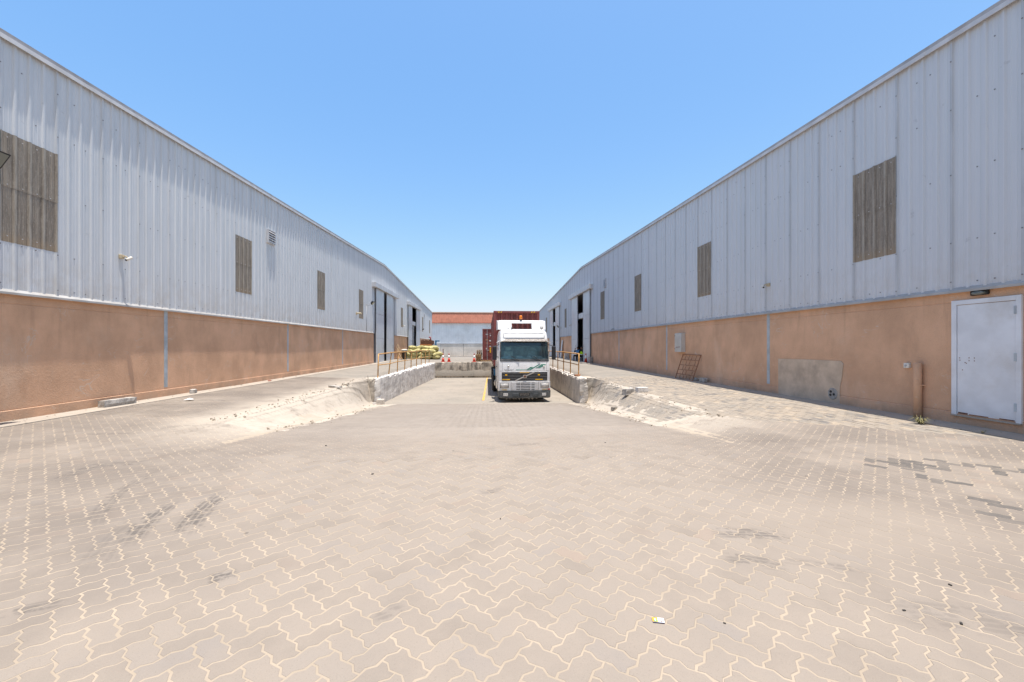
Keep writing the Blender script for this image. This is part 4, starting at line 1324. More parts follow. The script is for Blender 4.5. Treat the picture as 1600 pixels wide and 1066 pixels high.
t = thing('board_stack', 'pale timber offcuts and boards leaning against left plinth between the doors', 'boards', (-8.35, 41.0, ground_z(-8.35, 41)))
for i in range(9):
    h = rnd(.9, 1.5); b = MB(); w = rnd(.05, .14); y = -.55 + i * .14
    b.prism([(.25 + rnd(-.1, .1), y, 0.0), (.25, y + w, 0.0), (-.3, y + w + rnd(-.15, .15), h), (-.3, y + rnd(-.1, .1), h)], (.025, 0, 0)); b.build('board', plain('pale_wood', (.45, .31, .18), .85) if i == 0 else bpy.data.materials['pale_wood'], t)
t = thing('scrap_machine', 'rust brown machine with blue frame and red bent pipe behind the sacks', 'machine', (-6.9, 50.5, ground_z(-6.9, 50.5)))
BL = plain('machine_blue', (.03, .17, .33), .5, .4, 0, .15, 6, (.1, .07, .05), .4); OR = plain('machine_orange', (.42, .15, .04), .6, .3, 0, .2, 6)
b = MB(); b.box(-.85, .75, -.5, .5, .35, 1.35); b.build('chassis', BL, t, bev=.03)
b = MB(); b.box(-.9, .45, -.6, .6, 1.36, 1.52); b.build('tray_rim', OR, t, bev=.02)
b = MB()
for i in range(9): b.box(-.84 + i * .16, -.75 + i * .16, -.55, .55, 1.525, 2.02 + .06 * math.sin(i * 2.3))
b.box(-.8, .62, -.5, .5, 1.53, 1.95); b.build('hopper', M['rust'], t, bev=.01)
b = MB(); b.tube([(.25, 0, 1.95), (.25, 0, 2.28), (.2, 0, 2.36), (.05, 0, 2.38)], .07, 10); b.build('pipe', plain('pipe_red', (.35, .03, .03), .5), t, True)
b = MB(); b.box(.78, .95, -.1, .1, 1.2, 2.02); b.box(.95, 1.3, -.09, .09, 1.85, 2.0); b.build('arm', BL, t, bev=.02)
for x in (-.6, .5):
    b = MB(); b.lathe([(.12, -.62), (.33, -.6), (.35, -.55), (.35, -.42), (.3, -.4)], (x, 0, .35), 'y', 20); b.build('wheel', M['dark'], t, True)
# pale board and box against the right plinth between the doors
t = thing('panel_board', 'pale narrow board leaning against right plinth between the sliding doors', 'board', (DR - .05, 45.6, .08))
b = MB(); b.prism([(-.25, -.35, 0), (-.22, -.35, 0), (0, -.35, 2.0), (-.03, -.35, 2.0)], (0, .7, 0)); b.build('sheet', M['shutterbox'], t)
b = MB(); b.box(-.28, -.2, -.36, .36, 0, .05); b.build('foot_rail', M['galv'], t)
t = thing('meter_box', 'low grey box on the ground against right plinth between doors', 'box', (DR - .25, 42.3, .08))
b = MB(); b.box(-.2, .2, -.3, .3, 0, .62); b.build('body', M['cab'], t, bev=.01)
b = MB(); b.box(-.215, -.202, -.27, .27, .04, .58); b.build('door', M['cab'], t, bev=.004)
# scrap pieces near the workers
for i, (x, y, sz, rz, lab, mt) in enumerate([(7.95, 33.2, (.9, .14, .05), .1, 'brown scrap timber on the ground beside the right sliding door', 'rust'),
        (7.55, 32.3, (.5, .2, .08), -.4, 'grey bent metal scrap on the road near the right door', 'rubble'), (7.85, 31.2, (.4, .2, .06), .3, 'small dark scrap piece on right apron before the door', 'concB'),
        (8.2, 32.6, (.25, .3, .5), .3, 'grey lump of scrap standing at the right door corner', 'rubble')]):
    chunk('scrap', lab, 'scrap', (x, y), sz, rz, 80 + i, M[mt], jit=.02)

# ------------------------------------------------------------------ truck
def carpaint():
    N = NT('truck_white', .3, .5)
    a = N.noise(3, detail=5, rough=.6); P = N.xyz(); d = N.noise(9, N.scale(N.pos, (1, 1, .4)), 5, .65)
    col = N.mix(N.rng(a, .3, .7), (.66, .655, .64), (.76, .755, .74))
    low = N.mul(N.rng(P[2], .1, -.95), N.rng(d, .38, .68))
    col = N.mix(N.mul(low, .5), col, (.40, .33, .26))
    N.col(col); N.b.inputs['Coat Weight'].default_value = .25; N.b.inputs['Coat Roughness'].default_value = .12
    return N.m
M['tw'] = carpaint()
M['tgrey'] = plain('bumper_grey', (.06, .066, .07), .55, .35, 0, .25, 7, (.26, .23, .2), .4)
M['chrome'] = plain('dull_chrome', (.5, .48, .45), .3, .5, .8, .1, 10)
M['tyre'] = plain('tyre_rubber', (.028, .027, .026), .85, .2, 0, .25, 8, (.14, .12, .1), .5)
M['gbar'] = plain('grille_grey', (.17, .17, .17), .45, .4, .3, .15, 9)
M['seam'] = plain('seam_black', (.02, .02, .02), .7)
M['amber'] = plain('amber_lens', (.62, .3, .04), .3, .5)
M['palelamp'] = plain('pale_amber_lens', (.55, .42, .24), .3, .5)
M['redlens'] = plain('red_lens', (.45, .07, .03), .3, .5)
M['beacon'] = plain('beacon_orange', (.80, .22, .015), .25, .5)
M['green'] = plain('green_decal', (.015, .19, .12), .4, .4)
M['teal'] = plain('cab_trim', (.55, .70, .71), .7, .2)
M['paperw'] = plain('dash_paper', (.7, .74, .72), .7)
N = NT('headlamp', .12, .6); v_ = N.vor(24); N.col(N.mix(N.rng(v_, .2, .6), (.34, .32, .3), (.55, .53, .5))); M['headlamp'] = N.m
# tinted windscreen glass
g = bpy.data.materials.new('windscreen_glass'); g.use_nodes = True; nt = g.node_tree; nt.nodes.clear()
out = nt.nodes.new('ShaderNodeOutputMaterial'); mx = nt.nodes.new('ShaderNodeMixShader'); tr = nt.nodes.new('ShaderNodeBsdfTransparent'); gl = nt.nodes.new('ShaderNodeBsdfGlossy'); fr = nt.nodes.new('ShaderNodeFresnel')
tr.inputs[0].default_value = (.72, .88, .88, 1); gl.inputs['Roughness'].default_value = .06; gl.inputs[0].default_value = (.9, .95, 1, 1); fr.inputs[0].default_value = 1.7
nt.links.new(fr.outputs[0], mx.inputs[0]); nt.links.new(tr.outputs[0], mx.inputs[1]); nt.links.new(gl.outputs[0], mx.inputs[2]); nt.links.new(mx.outputs[0], out.inputs[0])
M['glass'] = g

TZ = -1.18
T = thing('truck', 'white tractor truck with green stripe and orange beacon parked in the pit', 'truck', (1.80, 19.62, TZ), R(2.6))
LV = [(.52, 1.22, .03), (1.0, 1.235, .0), (1.46, 1.24, -.005), (1.90, 1.235, .02), (1.95, 1.23, .03), (2.40, 1.20, .09), (2.86, 1.165, .165), (2.92, 1.16, .18), (3.06, 1.15, .20), (3.28, 1.12, .30), (3.40, 1.07, .42), (3.47, .98, .6)]
FX = [-.945, -.62, -.3, 0, .3, .62, .945]
def front_y(x, w, yf): return yf + .05 * (x / w) ** 2
def ring(z, w, yf, yb=2.05):
    p = [(-w, yb, z), (-w, 1.2, z), (-w, yf + .26, z)]
    for a in (25, 55): p.append((-w + .06 * (1 - math.cos(R(a))) * 1.0, yf + .05 + .2 * (1 - math.sin(R(a))), z))
    for f in FX: p.append((f * w, front_y(f * w, w, yf), z))
    for a in (55, 25): p.append((w - .06 * (1 - math.cos(R(a))), yf + .05 + .2 * (1 - math.sin(R(a))), z))
    p += [(w, yf + .26, z), (w, 1.2, z), (w, yb, z)]
    return p
b = MB(); rings = [ring(*l) for l in LV]; n = len(rings[0])
for r_ in rings: b.v += r_
i0 = 5; i1 = 5 + len(FX) - 1
for k in range(len(LV) - 1):
    for i in range(n - 1):
        if 4 <= k <= 5 and i0 <= i < i1: continue
        if 4 <= k <= 5 and i in (1, n - 3): continue     # side windows
        b.f.append((k * n + i, k * n + i + 1, (k + 1) * n + i + 1, (k + 1) * n + i)); b.mi.append(0)
    b.f.append(((k + 1) * n, k * n, k * n + n - 1, (k + 1) * n + n - 1)); b.mi.append(0)
b.f.append(tuple((len(LV) - 1) * n + i for i in range(n))); b.mi.append(0)
b.f.append(tuple(reversed(range(n)))); b.mi.append(0)
cab = b.build('cab', M['tw'], T, True, fix=False)
em = cab.modifiers.new('split', 'EDGE_SPLIT'); em.split_angle = R(42)
def cabf(x, z, off=0.0):
    for (z0, w0, y0), (z1, w1, y1) in zip(LV, LV[1:]):
        if z0 <= z <= z1:
            t_ = (z - z0) / (z1 - z0); w = w0 + (w1 - w0) * t_; y = y0 + (y1 - y0) * t_
            return (x, front_y(x, w, y) - off, z)
    return (x, 0 - off, z)
def fpatch(b, xs, zs, off, th=.01, m=0):
    """thin curved plate lying on the cab front"""
    k0 = len(b.v); nx, nz = len(xs), len(zs)
    for o_ in (off + th, off):
        for z in zs:
            for x in xs: b.v.append(cabf(x, z, o_))
    L = nx * nz
    for j in range(nz - 1):
        for i in range(nx - 1):
            q = [k0 + j * nx + i, k0 + j * nx + i + 1, k0 + (j + 1) * nx + i + 1, k0 + (j + 1) * nx + i]
            b.f.append(tuple(q)); b.f.append(tuple(L + a for a in reversed(q))); b.mi += [m, m]
    edge = [k0 + i for i in range(nx)] + [k0 + j * nx + nx - 1 for j in range(1, nz)] + [k0 + (nz - 1) * nx + i for i in range(nx - 2, -1, -1)] + [k0 + j * nx for j in range(nz - 2, 0, -1)]
    for a, c in zip(edge, edge[1:] + edge[:1]): b.f.append((a, c, L + c, L + a)); b.mi.append(m)
GX = [-1.1, -.8, -.5, -.2, .2, .5, .8, 1.1]
b = MB()
for j, (z0, z1) in enumerate(((2.04, 2.4), (2.4, 2.855))):
    for a, c in zip(GX, GX[1:]):
        s0, s1 = (1.0, 1.0)
        b.face([cabf(a * (1.03 if z0 < 2.1 else 1.01), z0, .004), cabf(c * (1.03 if z0 < 2.1 else 1.01), z0, .004), cabf(c * (1.01 if z1 < 2.5 else .985), z1, .004), cabf(a * (1.01 if z1 < 2.5 else .985), z1, .004)])
b.build('windscreen', M['glass'], T, True, fix=False)
b = MB()                              # black rubber surround
for xa, xb in ((-1.165, -1.115), (1.115, 1.165)): fpatch(b, [xa, xb], [1.94, 2.4], .0, .008); 
for xa, xb in ((-1.145, -1.095), (1.095, 1.145)): fpatch(b, [xa, xb], [2.4, 2.85], .0, .008)
fpatch(b, [-1.09, -.5, 0, .5, 1.09], [2.83, 2.87], .0, .008)
b.build('windscreen_seal', M['seam'], T)
b = MB(); fpatch(b, [-1.14, -.8, -.4, 0, .4, .8, 1.14], [1.925, 2.05], .0, .012); b.build('cowl_panel', M['tgrey'], T)
for sx, (xa, xb) in ((-1, (-.28, -.62)), (1, (.72, .42))):
    b = MB(); p_ = [cabf(xa, 1.97, .03), cabf((xa + xb) / 2, 2.07, .035), cabf(xb, 2.17, .03)]; b.tube(p_, .012, 6)
    b.tube([cabf(xa - .36, 2.10, .025), cabf(xb + .1, 2.16, .03)], .008, 5); b.lathe([(.03, -.05), (.03, -.01)], cabf(xa, 1.97, 0), 'y', 8)
    b.build('wiper', M['seam'], T)
b = MB()
for z0, z1, o_ in ((2.88, 2.985, .0),):
    k0 = len(b.v)
    for x0, x1 in zip(lin(-1.1, 1.1, 10), lin(-1.1, 1.1, 10)[1:]):
        a0, a1 = cabf(x0, 2.88, .2 - .1 * (x0 / 1.1) ** 4), cabf(x1, 2.88, .2 - .1 * (x1 / 1.1) ** 4); t0, t1 = cabf(x0, 2.99, .02), cabf(x1, 2.99, .02)
        a2, a3 = (a0[0], a0[1] + .012, a0[2] - .02), (a1[0], a1[1] + .012, a1[2] - .02)
        b.face([a0, a1, t1, t0]); b.face([a2, a3, a1, a0]); b.face([a3, a2, (t0[0], t0[1], t0[2] - .02), (t1[0], t1[1], t1[2] - .02)])
N = NT('visor_acrylic', .35, .4); N.col(N.mix(N.rng(N.noise(14, detail=6, rough=.7), .35, .65), (.13, .105, .085), (.40, .36, .32))); M['visor'] = N.m
b.build('sun_visor', M['visor'], T, False, fix=False)
# recessed roof sign panel: raised border round a smooth face
b = MB(); fpatch(b, [-.98, -.5, 0, .5, .98], [3.035, 3.048], .003, .012); fpatch(b, [-.94, -.5, 0, .5, .94], [3.27, 3.283], .003, .012)
fpatch(b, [-.985, -.965], [3.05, 3.2, 3.27], .003, .012); fpatch(b, [.965, .985], [3.05, 3.2, 3.27], .003, .012)
b.build('roof_panel_seam', M['tgrey'], T)
# front panel seams and knobs
b = MB(); fpatch(b, [-1.06, -1.052], [1.47, 1.7, 1.9], .0, .003); fpatch(b, [1.052, 1.06], [1.47, 1.7, 1.9], .0, .003); fpatch(b, [-1.17, -.6, 0, .6, 1.17], [1.476, 1.486], .0, .003)
b.build('panel_seam', M['seam'], T)
for x in (-.77, .92):
    b = MB(); b.lathe([(.045, .0), (.045, -.018), (.02, -.02)], cabf(x, 1.70 if x < 0 else 1.67, 0), 'y', 14); b.build('washer_cap', M['chrome'], T, True)
# grille
b = MB(); fpatch(b, [-1.08, -.6, 0, .6, 1.08], [1.02, 1.2, 1.43], -.004, .014); gr = b.build('grille', M['seam'], T)
for z in (1.05, 1.125, 1.2, 1.275, 1.35):
    b = MB(); fpatch(b, [-1.06, -.6, 0, .6, 1.06], [z, z + .022], .012, .022); b.build('grille_bar', M['gbar'], gr)
b = MB(); fpatch(b, [-1.1, -.6, 0, .6, 1.1], [1.425, 1.45], .0, .02); fpatch(b, [-1.1, -.6, 0, .6, 1.1], [1.0, 1.02], .0, .02); fpatch(b, [-1.11, -1.085], [1.02, 1.42], 0, .02); fpatch(b, [1.085, 1.11], [1.02, 1.42], 0, .02)
b.build('grille_frame', M['tw'], gr)
b = MB()
for (xa, xb, za, zb) in ((-.24, .22, 1.395, 1.42), (-.93, -.83, 1.27, 1.33), (-1.06, -.7, 1.06, 1.105), (.62, .72, 1.27, 1.33), (.5, .86, 1.06, 1.105)):
    fpatch(b, [xa, xb], [za, zb], .036, .006)
b.build('yellow_sticker', M['labelyel'], gr)
b = MB(); A_, B_ = cabf(-.45, 1.03, .045), cabf(.46, 1.425, .045)
d_ = Vector((B_[0] - A_[0], 0, B_[2] - A_[2])).normalized(); s_ = Vector((-d_.z, 0, d_.x)) * .026
A_, B_ = Vector(A_), Vector(B_)
b.prism([A_ - s_, B_ - s_, B_ + s_, A_ + s_], (0, .02, 0)); em_ = b.build('emblem_bar', M['chrome'], T, bev=.004)
b = MB(); c_ = cabf(.0, 1.225, .055); b.box(c_[0] - .085, c_[0] + .085, c_[1] - .012, c_[1] + .03, c_[2] - .075, c_[2] + .075); e2 = b.build('emblem', M['chrome'], T, bev=.006)
b = MB(); b.box(c_[0] - .058, c_[0] + .058, c_[1] - .018, c_[1] - .0125, c_[2] - .05, c_[2] + .05); b.build('emblem_face', M['rust'], e2)
text_mesh('maker_lettering', 'VOLVO', .095, M['tgrey'], T, cabf(-.72, 1.525, .004), (R(90), 0, 0), .002, 1.55)
# green stripe: a bar and stepped slanted flags
b = MB(); o_ = .005
def flag(pts): b.prism([cabf(x, z, o_) for x, z in pts], (0, .004, 0))
flag([(-.42, 1.525), (.2, 1.525), (.2, 1.548), (-.42, 1.548)])
flag([(.2, 1.525), (.28, 1.525), (.74, 1.79), (.66, 1.79)])
flag([(.10, 1.56), (.22, 1.56), (.28, 1.595), (.16, 1.595)]); flag([(.17, 1.605), (.31, 1.605), (.41, 1.665), (.27, 1.665)])
flag([(.52, 1.62), (.74, 1.62), (.80, 1.655), (.58, 1.655)]); flag([(.62, 1.67), (.83, 1.67), (.90, 1.712), (.69, 1.712)]); flag([(.72, 1.73), (.93, 1.73), (1.03, 1.79), (.79, 1.79)])
b.build('green_stripe', M['green'], T)
# lower front: headlight panel, louvres, lamps
b = MB(); fpatch(b, [-1.225, -.8, -.4, 0, .4, .8, 1.225], [.56, .78, .985], .005, .04); lp = b.build('headlight_panel', M['tw'], T, bev=.01)
for z in (.60, .675, .75, .825, .90):
    for xa, xb in ((-.4, -.22), (-.19, .27), (.31, .47)):
        b = MB(); fpatch(b, [xa, xb], [z, z + .034], .044, .003); b.build('louvre_slot', M['seam'], lp)
    b = MB(); fpatch(b, [-.62, -.2, .2, .62], [z + .036, z + .060], .046, .012); b.build('louvre', M['tw'], lp)
b = MB(); fpatch(b, [-.655, -.645], [.57, .98], .044, .003); fpatch(b, [.645, .655], [.57, .98], .044, .003); b.build('panel_seam', M['seam'], lp)
for sx in (-1, 1):
    xa, xb = sorted((sx * .78, sx * 1.14))
    b = MB(); fpatch(b, [xa - .025, xb + .025], [.685, .91], .044, .006); h = b.build('headlight', M['tgrey'], T, bev=.004)
    b = MB(); fpatch(b, [xa, (xa + xb) / 2, xb], [.70, .80, .895], .05, .008); b.build('lens', M['headlamp'], h, True)
    xa, xb = sorted((sx * .83, sx * 1.08))
    b = MB(); fpatch(b, [xa, xb], [.575, .645], .044, .012); b.build('indicator', M['palelamp'], T, bev=.004)
b = MB(); fpatch(b, [1.1, 1.21], [.58, .645], .044, .012); b.build('side_marker', M['redlens'], T)
b = MB(); fpatch(b, [-1.24, -.8, -.4, 0, .4, .8, 1.24], [.52, .555], .02, .055)
k0 = len(b.v)
b.v += []
poly = [(-1.24, .34), (-1.23, .0), (-1.12, -.075), (-.6, -.095), (0, -.1), (.6, -.095), (1.12, -.075), (1.23, .0), (1.24, .34)]
for z in (.21, .26, .515):
    for (x, y) in poly: b.v.append((x * (.97 if z == .21 else 1), y + (.03 if z == .21 else 0), z))
m9 = len(poly)
for q in range(2):
    for i in range(m9 - 1): b.f.append((k0 + q * m9 + i, k0 + q * m9 + i + 1, k0 + (q + 1) * m9 + i + 1, k0 + (q + 1) * m9 + i)); b.mi.append(0)
b.f.append(tuple(k0 + 2 * m9 + i for i in range(m9))); b.f.append(tuple(k0 + i for i in reversed(range(m9)))); b.mi += [0, 0]
bp = b.build('bumper', M['tgrey'], T)
for (xa, xb, mt, nm) in ((-1.02, -.8, 'headlamp', 'fog_lamp'), (.8, 1.0, 'headlamp', 'fog_lamp'), (.36, .62, 'tgrey', 'step_plate'), (-.58, -.3, 'tgrey', 'step_plate')):
    b = MB(); b.box(xa, xb, -.118, -.09, .32, .45); b.build(nm, M[mt], T, bev=.01)
b = MB(); b.box(-.26, .22, -.115, -.10, .31, .47); pl = b.build('number_plate', M['seam'], T)
b = MB()
for i in range(7): b.box(-.22 + i * .06, -.205 + i * .06, -.118, -.1155, .33, .45)
b.build('plate_slat', M['visor'], pl)
# dirt flaps hanging under bumper
b = MB()
for i in range(10):
    x = -.95 + i * .16 + rnd(-.05, .05); b.face([(x, .0, .215), (x + rnd(.06, .14), .0, .215), (x + .08, .02, .215 - rnd(.03, .1))])
b.build('torn_skirt', M['visor'], T, fix=False)
# roof deflector with see-through opening
b = MB()
def dprism(pts, y0, y1): b.prism([(x, y0 + (z - 3.4) * .35, z) for x, z in pts], (0, y1 - y0, 0))
dprism([(-1.19, 3.46), (-.95, 3.44), (-.5, 3.47), (-.5, 3.78), (-1.19, 3.9), (-1.2, 3.86)], 1.0, 1.16)
dprism([(.5, 3.47), (.95, 3.44), (1.19, 3.46), (1.2, 3.86), (1.19, 3.9), (.5, 3.78)], 1.0, 1.16)
dprism([(-1.19, 3.9), (-.499, 3.781), (.499, 3.781), (1.19, 3.9), (1.1, 3.93), (-1.1, 3.93)], .999, 1.16)
for s_ in (-1, 1):
    xa, xb = sorted((s_ * 1.14, s_ * 1.2)); b.prism([(xa, 1.16, 3.46), (xa, 2.05, 3.46), (xa, 2.05, 3.97), (xa, 1.33, 3.92)], (.06 if s_ < 0 else .06, 0, 0))
b.build('roof_deflector', M['tw'], T, bev=.02)
b = MB(); b.lathe([(.075, 0), (.075, .05)], (-.03, 1.22, 3.93), 'z', 14); bc = b.build('beacon', M['seam'], T, True)
b = MB(); b.lathe([(.07, .05), (.07, .22), (.05, .25)], (-.03, 1.22, 3.93), 'z', 14); b.build('beacon_dome', M['beacon'], bc, True)
b = MB(); b.lathe([(.03, .1), (.075, .0), (.075, -.02)], (.97, .93, 3.56), 'y', 14); sp = b.build('spotlight', M['seam'], T, True)
b = MB(); b.lathe([(.065, -.021), (.03, -.03)], (.97, .93, 3.56), 'y', 14); b.build('lens', M['headlamp'], sp, True)
b = MB(); b.tube([(-.55, .62, 3.49), (-.55, .5, 3.56)], .03, 8); b.tube([(-.75, .40, 3.44), (-.75, .36, 3.50)], .02, 8); b.tube([(.85, .40, 3.44), (.85, .36, 3.50)], .02, 8); b.build('roof_marker', M['seam'], T)
# mirrors
for sx in (-1, 1):
    b = MB(); b.tube([(sx * 1.19, .32, 2.72), (sx * 1.38, .18, 2.66), (sx * 1.41, .16, 2.2), (sx * 1.22, .3, 2.12)], .018, 6); ma = b.build('mirror_arm', M['seam'], T)
    xa, xb = sorted((sx * 1.31, sx * 1.51)); b = MB(); b.box(xa, xb, .06, .16, 2.0, 2.66); b.build('mirror', M['dark'], T, bev=.05)
    b = MB(); b.prism([(sx * 1.17, .2, 2.86), (sx * 1.3, .3, 2.80), (sx * 1.3, .5, 2.80), (sx * 1.17, .5, 2.88)], (0, 0, .03)); b.build('wind_vane', M['tw'], T)
# side window, door seam, steps, mudguards
for sx in (-1, 1):
    x = sx * 1.226
    b = MB(); b.face([(sx * 1.23, .29, 1.95), (sx * 1.23, 1.2, 1.95), (sx * 1.165, 1.2, 2.86), (sx * 1.165, .43, 2.86)]); b.build('side_window', M['glass'], T, fix=False)
    b = MB()
    for ya in (.34, 1.24): b.box(*sorted((sx * 1.225, sx * 1.243)), ya, ya + .012, .9, 1.92)
    b.build('door_seam', M['seam'], T)
    b = MB(); b.box(*sorted((sx * 1.235, sx * 1.265)), 1.0, 1.16, 1.62, 1.67); b.build('door_handle', M['seam'], T)
    b = MB()
    pts = []
    for a in range(0, 181, 20): pts.append((1.45 - .62 * math.cos(R(a)), .52 + .62 * math.sin(R(a))))
    for (p0_, p1_) in zip(pts, pts[1:]): b.face([(sx * .92, p0_[0], p0_[1]), (sx * 1.25, p0_[0], p0_[1]), (sx * 1.25, p1_[0], p1_[1]), (sx * .92, p1_[0], p1_[1])])
    b.build('mudguard', M['tgrey'], T, fix=False)
    b = MB(); b.box(*sorted((sx * .95, sx * 1.22)), .36, .78, .30, .36); b.box(*sorted((sx * .95, sx * 1.2)), .38, .76, .62, .66); b.build('step', M['tgrey'], T, bev=.01)
def wheel(parent, x, y, r=.5, w=.3, sx=1):
    b = MB(); b.lathe([(r * .58, -w / 2), (r * .9, -w / 2), (r, -w / 2 + .05), (r, w / 2 - .05), (r * .9, w / 2), (r * .58, w / 2)], (0, 0, 0), 'x', 28)
    t_ = b.build('tyre', M['tyre'], None, True); t_.parent = parent; t_.location = (x, y, r)
    t_.modifiers.new('split', 'EDGE_SPLIT').split_angle = R(40)
    b = MB(); b.lathe([(r * .3, -w * .2), (r * .57, -w * .44), (r * .57, w * .44), (r * .3, w * .2), (.1, w * .3)], (0, 0, 0), 'x', 24); b.build('rim', M['chrome'], t_, True)
    t_.name = 'wheel'
for sx in (-1, 1):
    wheel(T, sx * 1.0, 1.45, .51, .31)
    wheel(T, sx * 1.06, 5.1, .51, .34)
b = MB()
for x in (-.42, .34): b.box(x, x + .08, .5, 5.9, .62, .86)
b.box(-.9, .9, 1.38, 1.52, .42, .56); b.box(-.9, .9, 5.03, 5.17, .42, .56); b.box(-.34, .34, .4, 2.0, .45, .9)
b.build('chassis', M['seam'], T)
b = MB(); b.lathe([(.1, 0), (.3, .02), (.3, 1.18), (.1, 1.2)], (-.92, 2.4, .62), 'y', 16); b.build('fuel_tank', M['chrome'], T, True)
b = MB(); b.box(.65, 1.15, 2.4, 3.4, .35, .9); b.build('battery_box', M['seam'], T, bev=.03)
# cab interior
b = MB(); b.box(-1.08, 1.08, .30, .85, 1.7, 2.09); b.build('dashboard', plain('dash_mint', (.46, .6, .56), .7), T, bev=.04)
b = MB(); b.box(-1.05, 1.05, 1.95, 1.99, 1.4, 3.0); b.build('rear_curtain', M['teal'], T)
b = MB(); b.box(-1.06, 1.06, .3, .5, 2.66, 2.86); b.build('header_shelf', M['seam'], T)
for x in (-.62, .62):
    b = MB(); b.box(x - .26, x + .26, 1.45, 1.62, 1.5, 2.4); b.box(x - .15, x + .15, 1.47, 1.58, 2.42, 2.62); b.build('seat', M['teal'], T, bev=.05)
b = MB(); b.tube([(.55 + .23 * math.cos(R(a)), .98 + .1 * math.sin(R(a)), 2.02 + .14 * math.sin(R(a))) for a in range(0, 361, 24)], .016, 6); b.build('steering_wheel', M['seam'], T)
b = MB()
for (x, w, h) in ((-.18, .28, .09), (.28, .2, .07), (.55, .2, .1), (.82, .2, .07), (-.75, .2, .05)): b.prism([(x - w / 2, .5, 2.093), (x + w / 2, .5, 2.093), (x + w / 2, .62, 2.093 + h), (x - w / 2, .62, 2.093 + h)], (0, .01, 0))
b.build('dash_paper', M['paperw'], T)

# trailer under the container
TR = thing('container_trailer', 'dark skeletal trailer carrying the maroon container behind the truck', 'trailer', (CX, 22.15, TZ))
b = MB()
for x in (-.5, .38): b.box(x, x + .12, .2, 12.2, 1.2, 1.45)
for y in (.05, 3.0, 6.0, 9.0, 12.0): b.box(-1.2, 1.2, y, y + .16, 1.44, 1.6)
b.build('frame', M['seam'], TR)
for y in (8.8, 10.1, 11.4):
    b = MB(); b.box(-1.0, 1.0, y - .06, y + .06, .42, .56); b.build('axle', M['seam'], TR)
    for sx in (-1, 1): wheel(TR, sx * 1.04, y, .5, .34)
for sx in (-1, 1):
    b = MB(); b.box(sx * .85 - .07, sx * .85 + .07, 3.4, 3.55, .35, 1.44); b.box(sx * .85 - .13, sx * .85 + .13, 3.33, 3.62, .3, .35); b.build('landing_leg', M['seam'], TR)
BLU = BL
for sx in (-1, 1):
    b = MB(); b.box(sx * 1.12 - .05, sx * 1.12 + .05, 1.9, 3.0, .95, 1.3); b.build('side_guard', BLU, TR, bev=.02)

# ------------------------------------------------------------------ people in the right doorway
M['skin'] = plain('skin', (.22, .115, .07), .6, .3, 0, .05)
M['vest'] = plain('hi_vis_yellow', (.55, .82, .02), .7, .2, 0, .06)
M['blue'] = plain('blue_shirt', (.06, .22, .45), .8, .2)
M['trouser'] = plain('dark_trousers', (.012, .014, .02), .85, .2)
M['hair'] = plain('black_hair', (.01, .009, .008), .7)
M['stripe'] = plain('reflective_grey', (.6, .62, .62), .4)
def skin_body(verts, edges, radii, mat, parent, name, sub=2):
    me = bpy.data.meshes.new(name); me.from_pydata(verts, edges, []); me.update()
    o = bpy.data.objects.new(name, me); COL.objects.link(o); o.parent = parent
    sk = o.modifiers.new('skin', 'SKIN'); sk.use_smooth_shade = True
    for i, r_ in enumerate(radii):
        me.skin_vertices[0].data[i].radius = (r_, r_) if not isinstance(r_, tuple) else r_
    me.skin_vertices[0].data[0].use_root = True
    ss = o.modifiers.new('sub', 'SUBSURF'); ss.levels = sub; ss.render_levels = sub
    me.materials.append(mat); return o
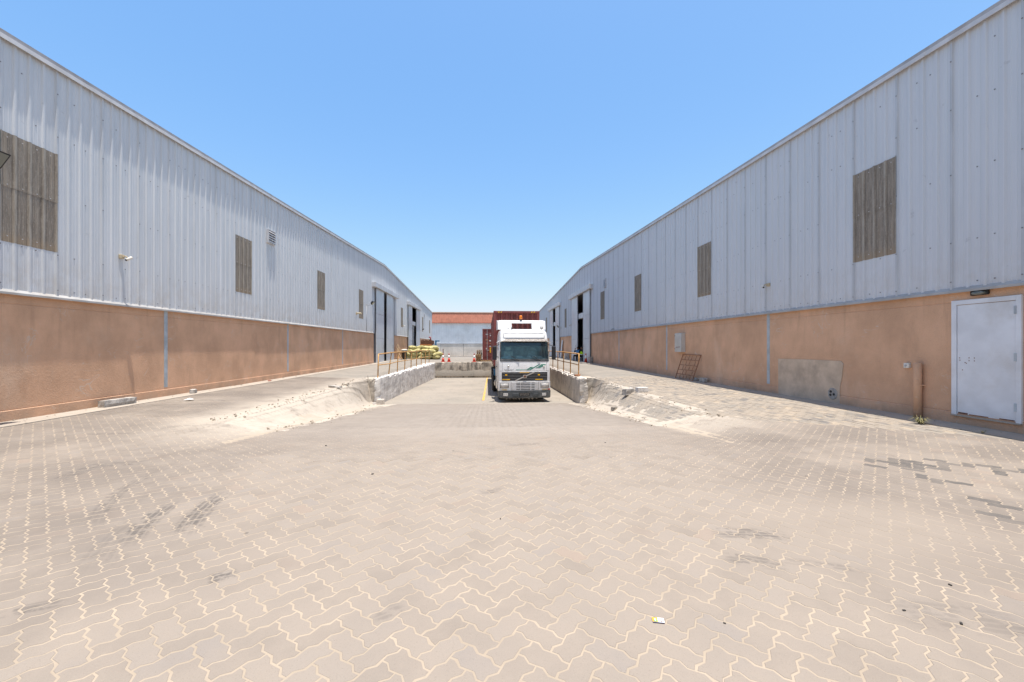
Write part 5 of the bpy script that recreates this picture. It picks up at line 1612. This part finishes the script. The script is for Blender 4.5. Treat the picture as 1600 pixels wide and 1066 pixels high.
def seated(label, loc, rz, top, vest, lift):
    """person sitting on a low stool, facing local -y"""
    t = thing('person', label, 'person', loc, rz)
    v = [(0, 0, .50), (0, -.03, .72), (0, -.06, .93), (0, -.07, 1.02), (0, -.09, 1.09),
         (-.11, -.02, .50), (-.15, -.42, .52), (-.15, -.40, .09), (-.15, -.53, .04),
         (.11, -.02, .50), (.17, -.44, .52), (.18, -.36, .09), (.18, -.49, .04),
         (-.19, -.06, .95), (-.25, -.14, .70), (-.18, -.34, .62), (.19, -.06, .95), (.26, -.15, .72), (.2, -.35, .62)]
    if lift:
        v[14] = (-.3, -.24, .82); v[15] = (-.13, -.27, 1.06)
    e = [(0, 1), (1, 2), (2, 3), (3, 4), (0, 5), (5, 6), (6, 7), (7, 8), (0, 9), (9, 10), (10, 11), (11, 12), (2, 13), (13, 14), (14, 15), (2, 16), (16, 17), (17, 18)]
    r = [(.15, .12), (.15, .11), (.16, .11), .06, .055, .10, .075, .05, .04, .10, .075, .05, .04, .062, .048, .038, .062, .048, .038]
    o = skin_body(v, e, r, M['trouser'], t, 'body')
    # shirt over the trunk and upper arms
    v2 = [(0, 0, .52), (0, -.03, .72), (0, -.06, .94), v[13], v[14], v[16], v[17]]
    skin_body(v2, [(0, 1), (1, 2), (2, 3), (3, 4), (2, 5), (5, 6)], [(.175, .145), (.17, .135), (.175, .13), .078, .062, .078, .062], top, t, 'shirt')
    if vest:
        skin_body([(0, 0, .54), (0, -.03, .72), (0, -.06, .96)], [(0, 1), (1, 2)], [(.20, .17), (.195, .155), (.2, .15)], M['vest'], t, 'vest')
        b = MB(); b.lathe([(.2, .6), (.2, .66)], (0, -.015, 0), 'z', 18); q = b.build('reflective_band', M['stripe'], t, True); q.scale = (1.04, .9, 1)
    # head with face
    b = MB(); b.lathe([(.035, 1.06), (.065, 1.09), (.082, 1.15), (.086, 1.2), (.07, 1.26), (.03, 1.29)], (0, -.10, 0), 'z', 16); h = b.build('head', M['skin'], t, True)
    b = MB(); b.prism([(-.015, -.18, 1.155), (.015, -.18, 1.155), (0, -.18, 1.20)], (0, -.022, 0)); b.build('nose', M['skin'], h)
    b = MB()
    for x in (-.032, .032): b.lathe([(.011, -.181), (.009, -.186)], (x, 0, 1.2), 'y', 8)
    b.box(-.025, .025, -.182, -.176, 1.122, 1.13); b.build('eyes_and_mouth', M['hair'], h)
    b = MB()
    for x in (-.088, .088): b.box(x - .008, x + .008, -.11, -.08, 1.155, 1.205)
    b.build('ear', M['skin'], h, bev=.005)
    b = MB(); b.lathe([(.089, 1.2), (.088, 1.25), (.06, 1.295), (.02, 1.305)], (0, -.088, 0), 'z', 16); b.build('hair', M['hair'], h, True)
    # hands
    for hd in (v[15], v[18]):
        p = Vector(hd); up = lift and hd == v[15]
        d = Vector((.25, -.15, .9)).normalized() if up else Vector((0, -.85, -.35)).normalized()
        s_ = d.cross(Vector((0, 0, 1)) if not up else Vector((0, 1, 0))).normalized()
        b = MB(); b.tube([p, p + d * .05, p + d * .09], [.03, .04, .034], 8)
        for i, L in enumerate((.062, .075, .07, .055)):
            a = p + d * .085 + s_ * (-.03 + .02 * i); b.tube([a, a + d * L * .55, a + d * L - Vector((0, 0, .012))], [.0095, .009, .007], 6)
        a = p + d * .03 + s_ * .035; b.tube([a, a + s_ * .03 + d * .03, a + s_ * .03 + d * .06], [.011, .010, .008], 6)
        b.build('hand', M['skin'], t, True)
    return t
def stool(label, loc, rz):
    t = thing('chair', label, 'chair', loc, rz)
    b = MB(); b.box(-.2, .2, -.2, .2, .36, .39); b.build('seat', M['conewhite'], t, bev=.012)
    for x in (-.17, .17):
        for y in (-.17, .17):
            b = MB(); b.tube([(x * .9, y * .9, .37), (x * 1.15, y * 1.15, 0)], .018, 8); b.build('leg', M['conewhite'], t)
zb = .09
seated('person in blue shirt sitting with one hand raised to the face in doorway', (8.2, 36.9, zb), R(-60), M['blue'], False, True)
seated('person in yellow hi-vis vest and dark trousers sitting in the right doorway', (8.26, 35.8, zb), R(-35), M['trouser'], True, False)
stool('white stool under the person in blue shirt', (8.2, 36.93, zb), R(-60))
stool('white stool under the person in the hi-vis vest', (8.26, 35.83, zb), R(-35))
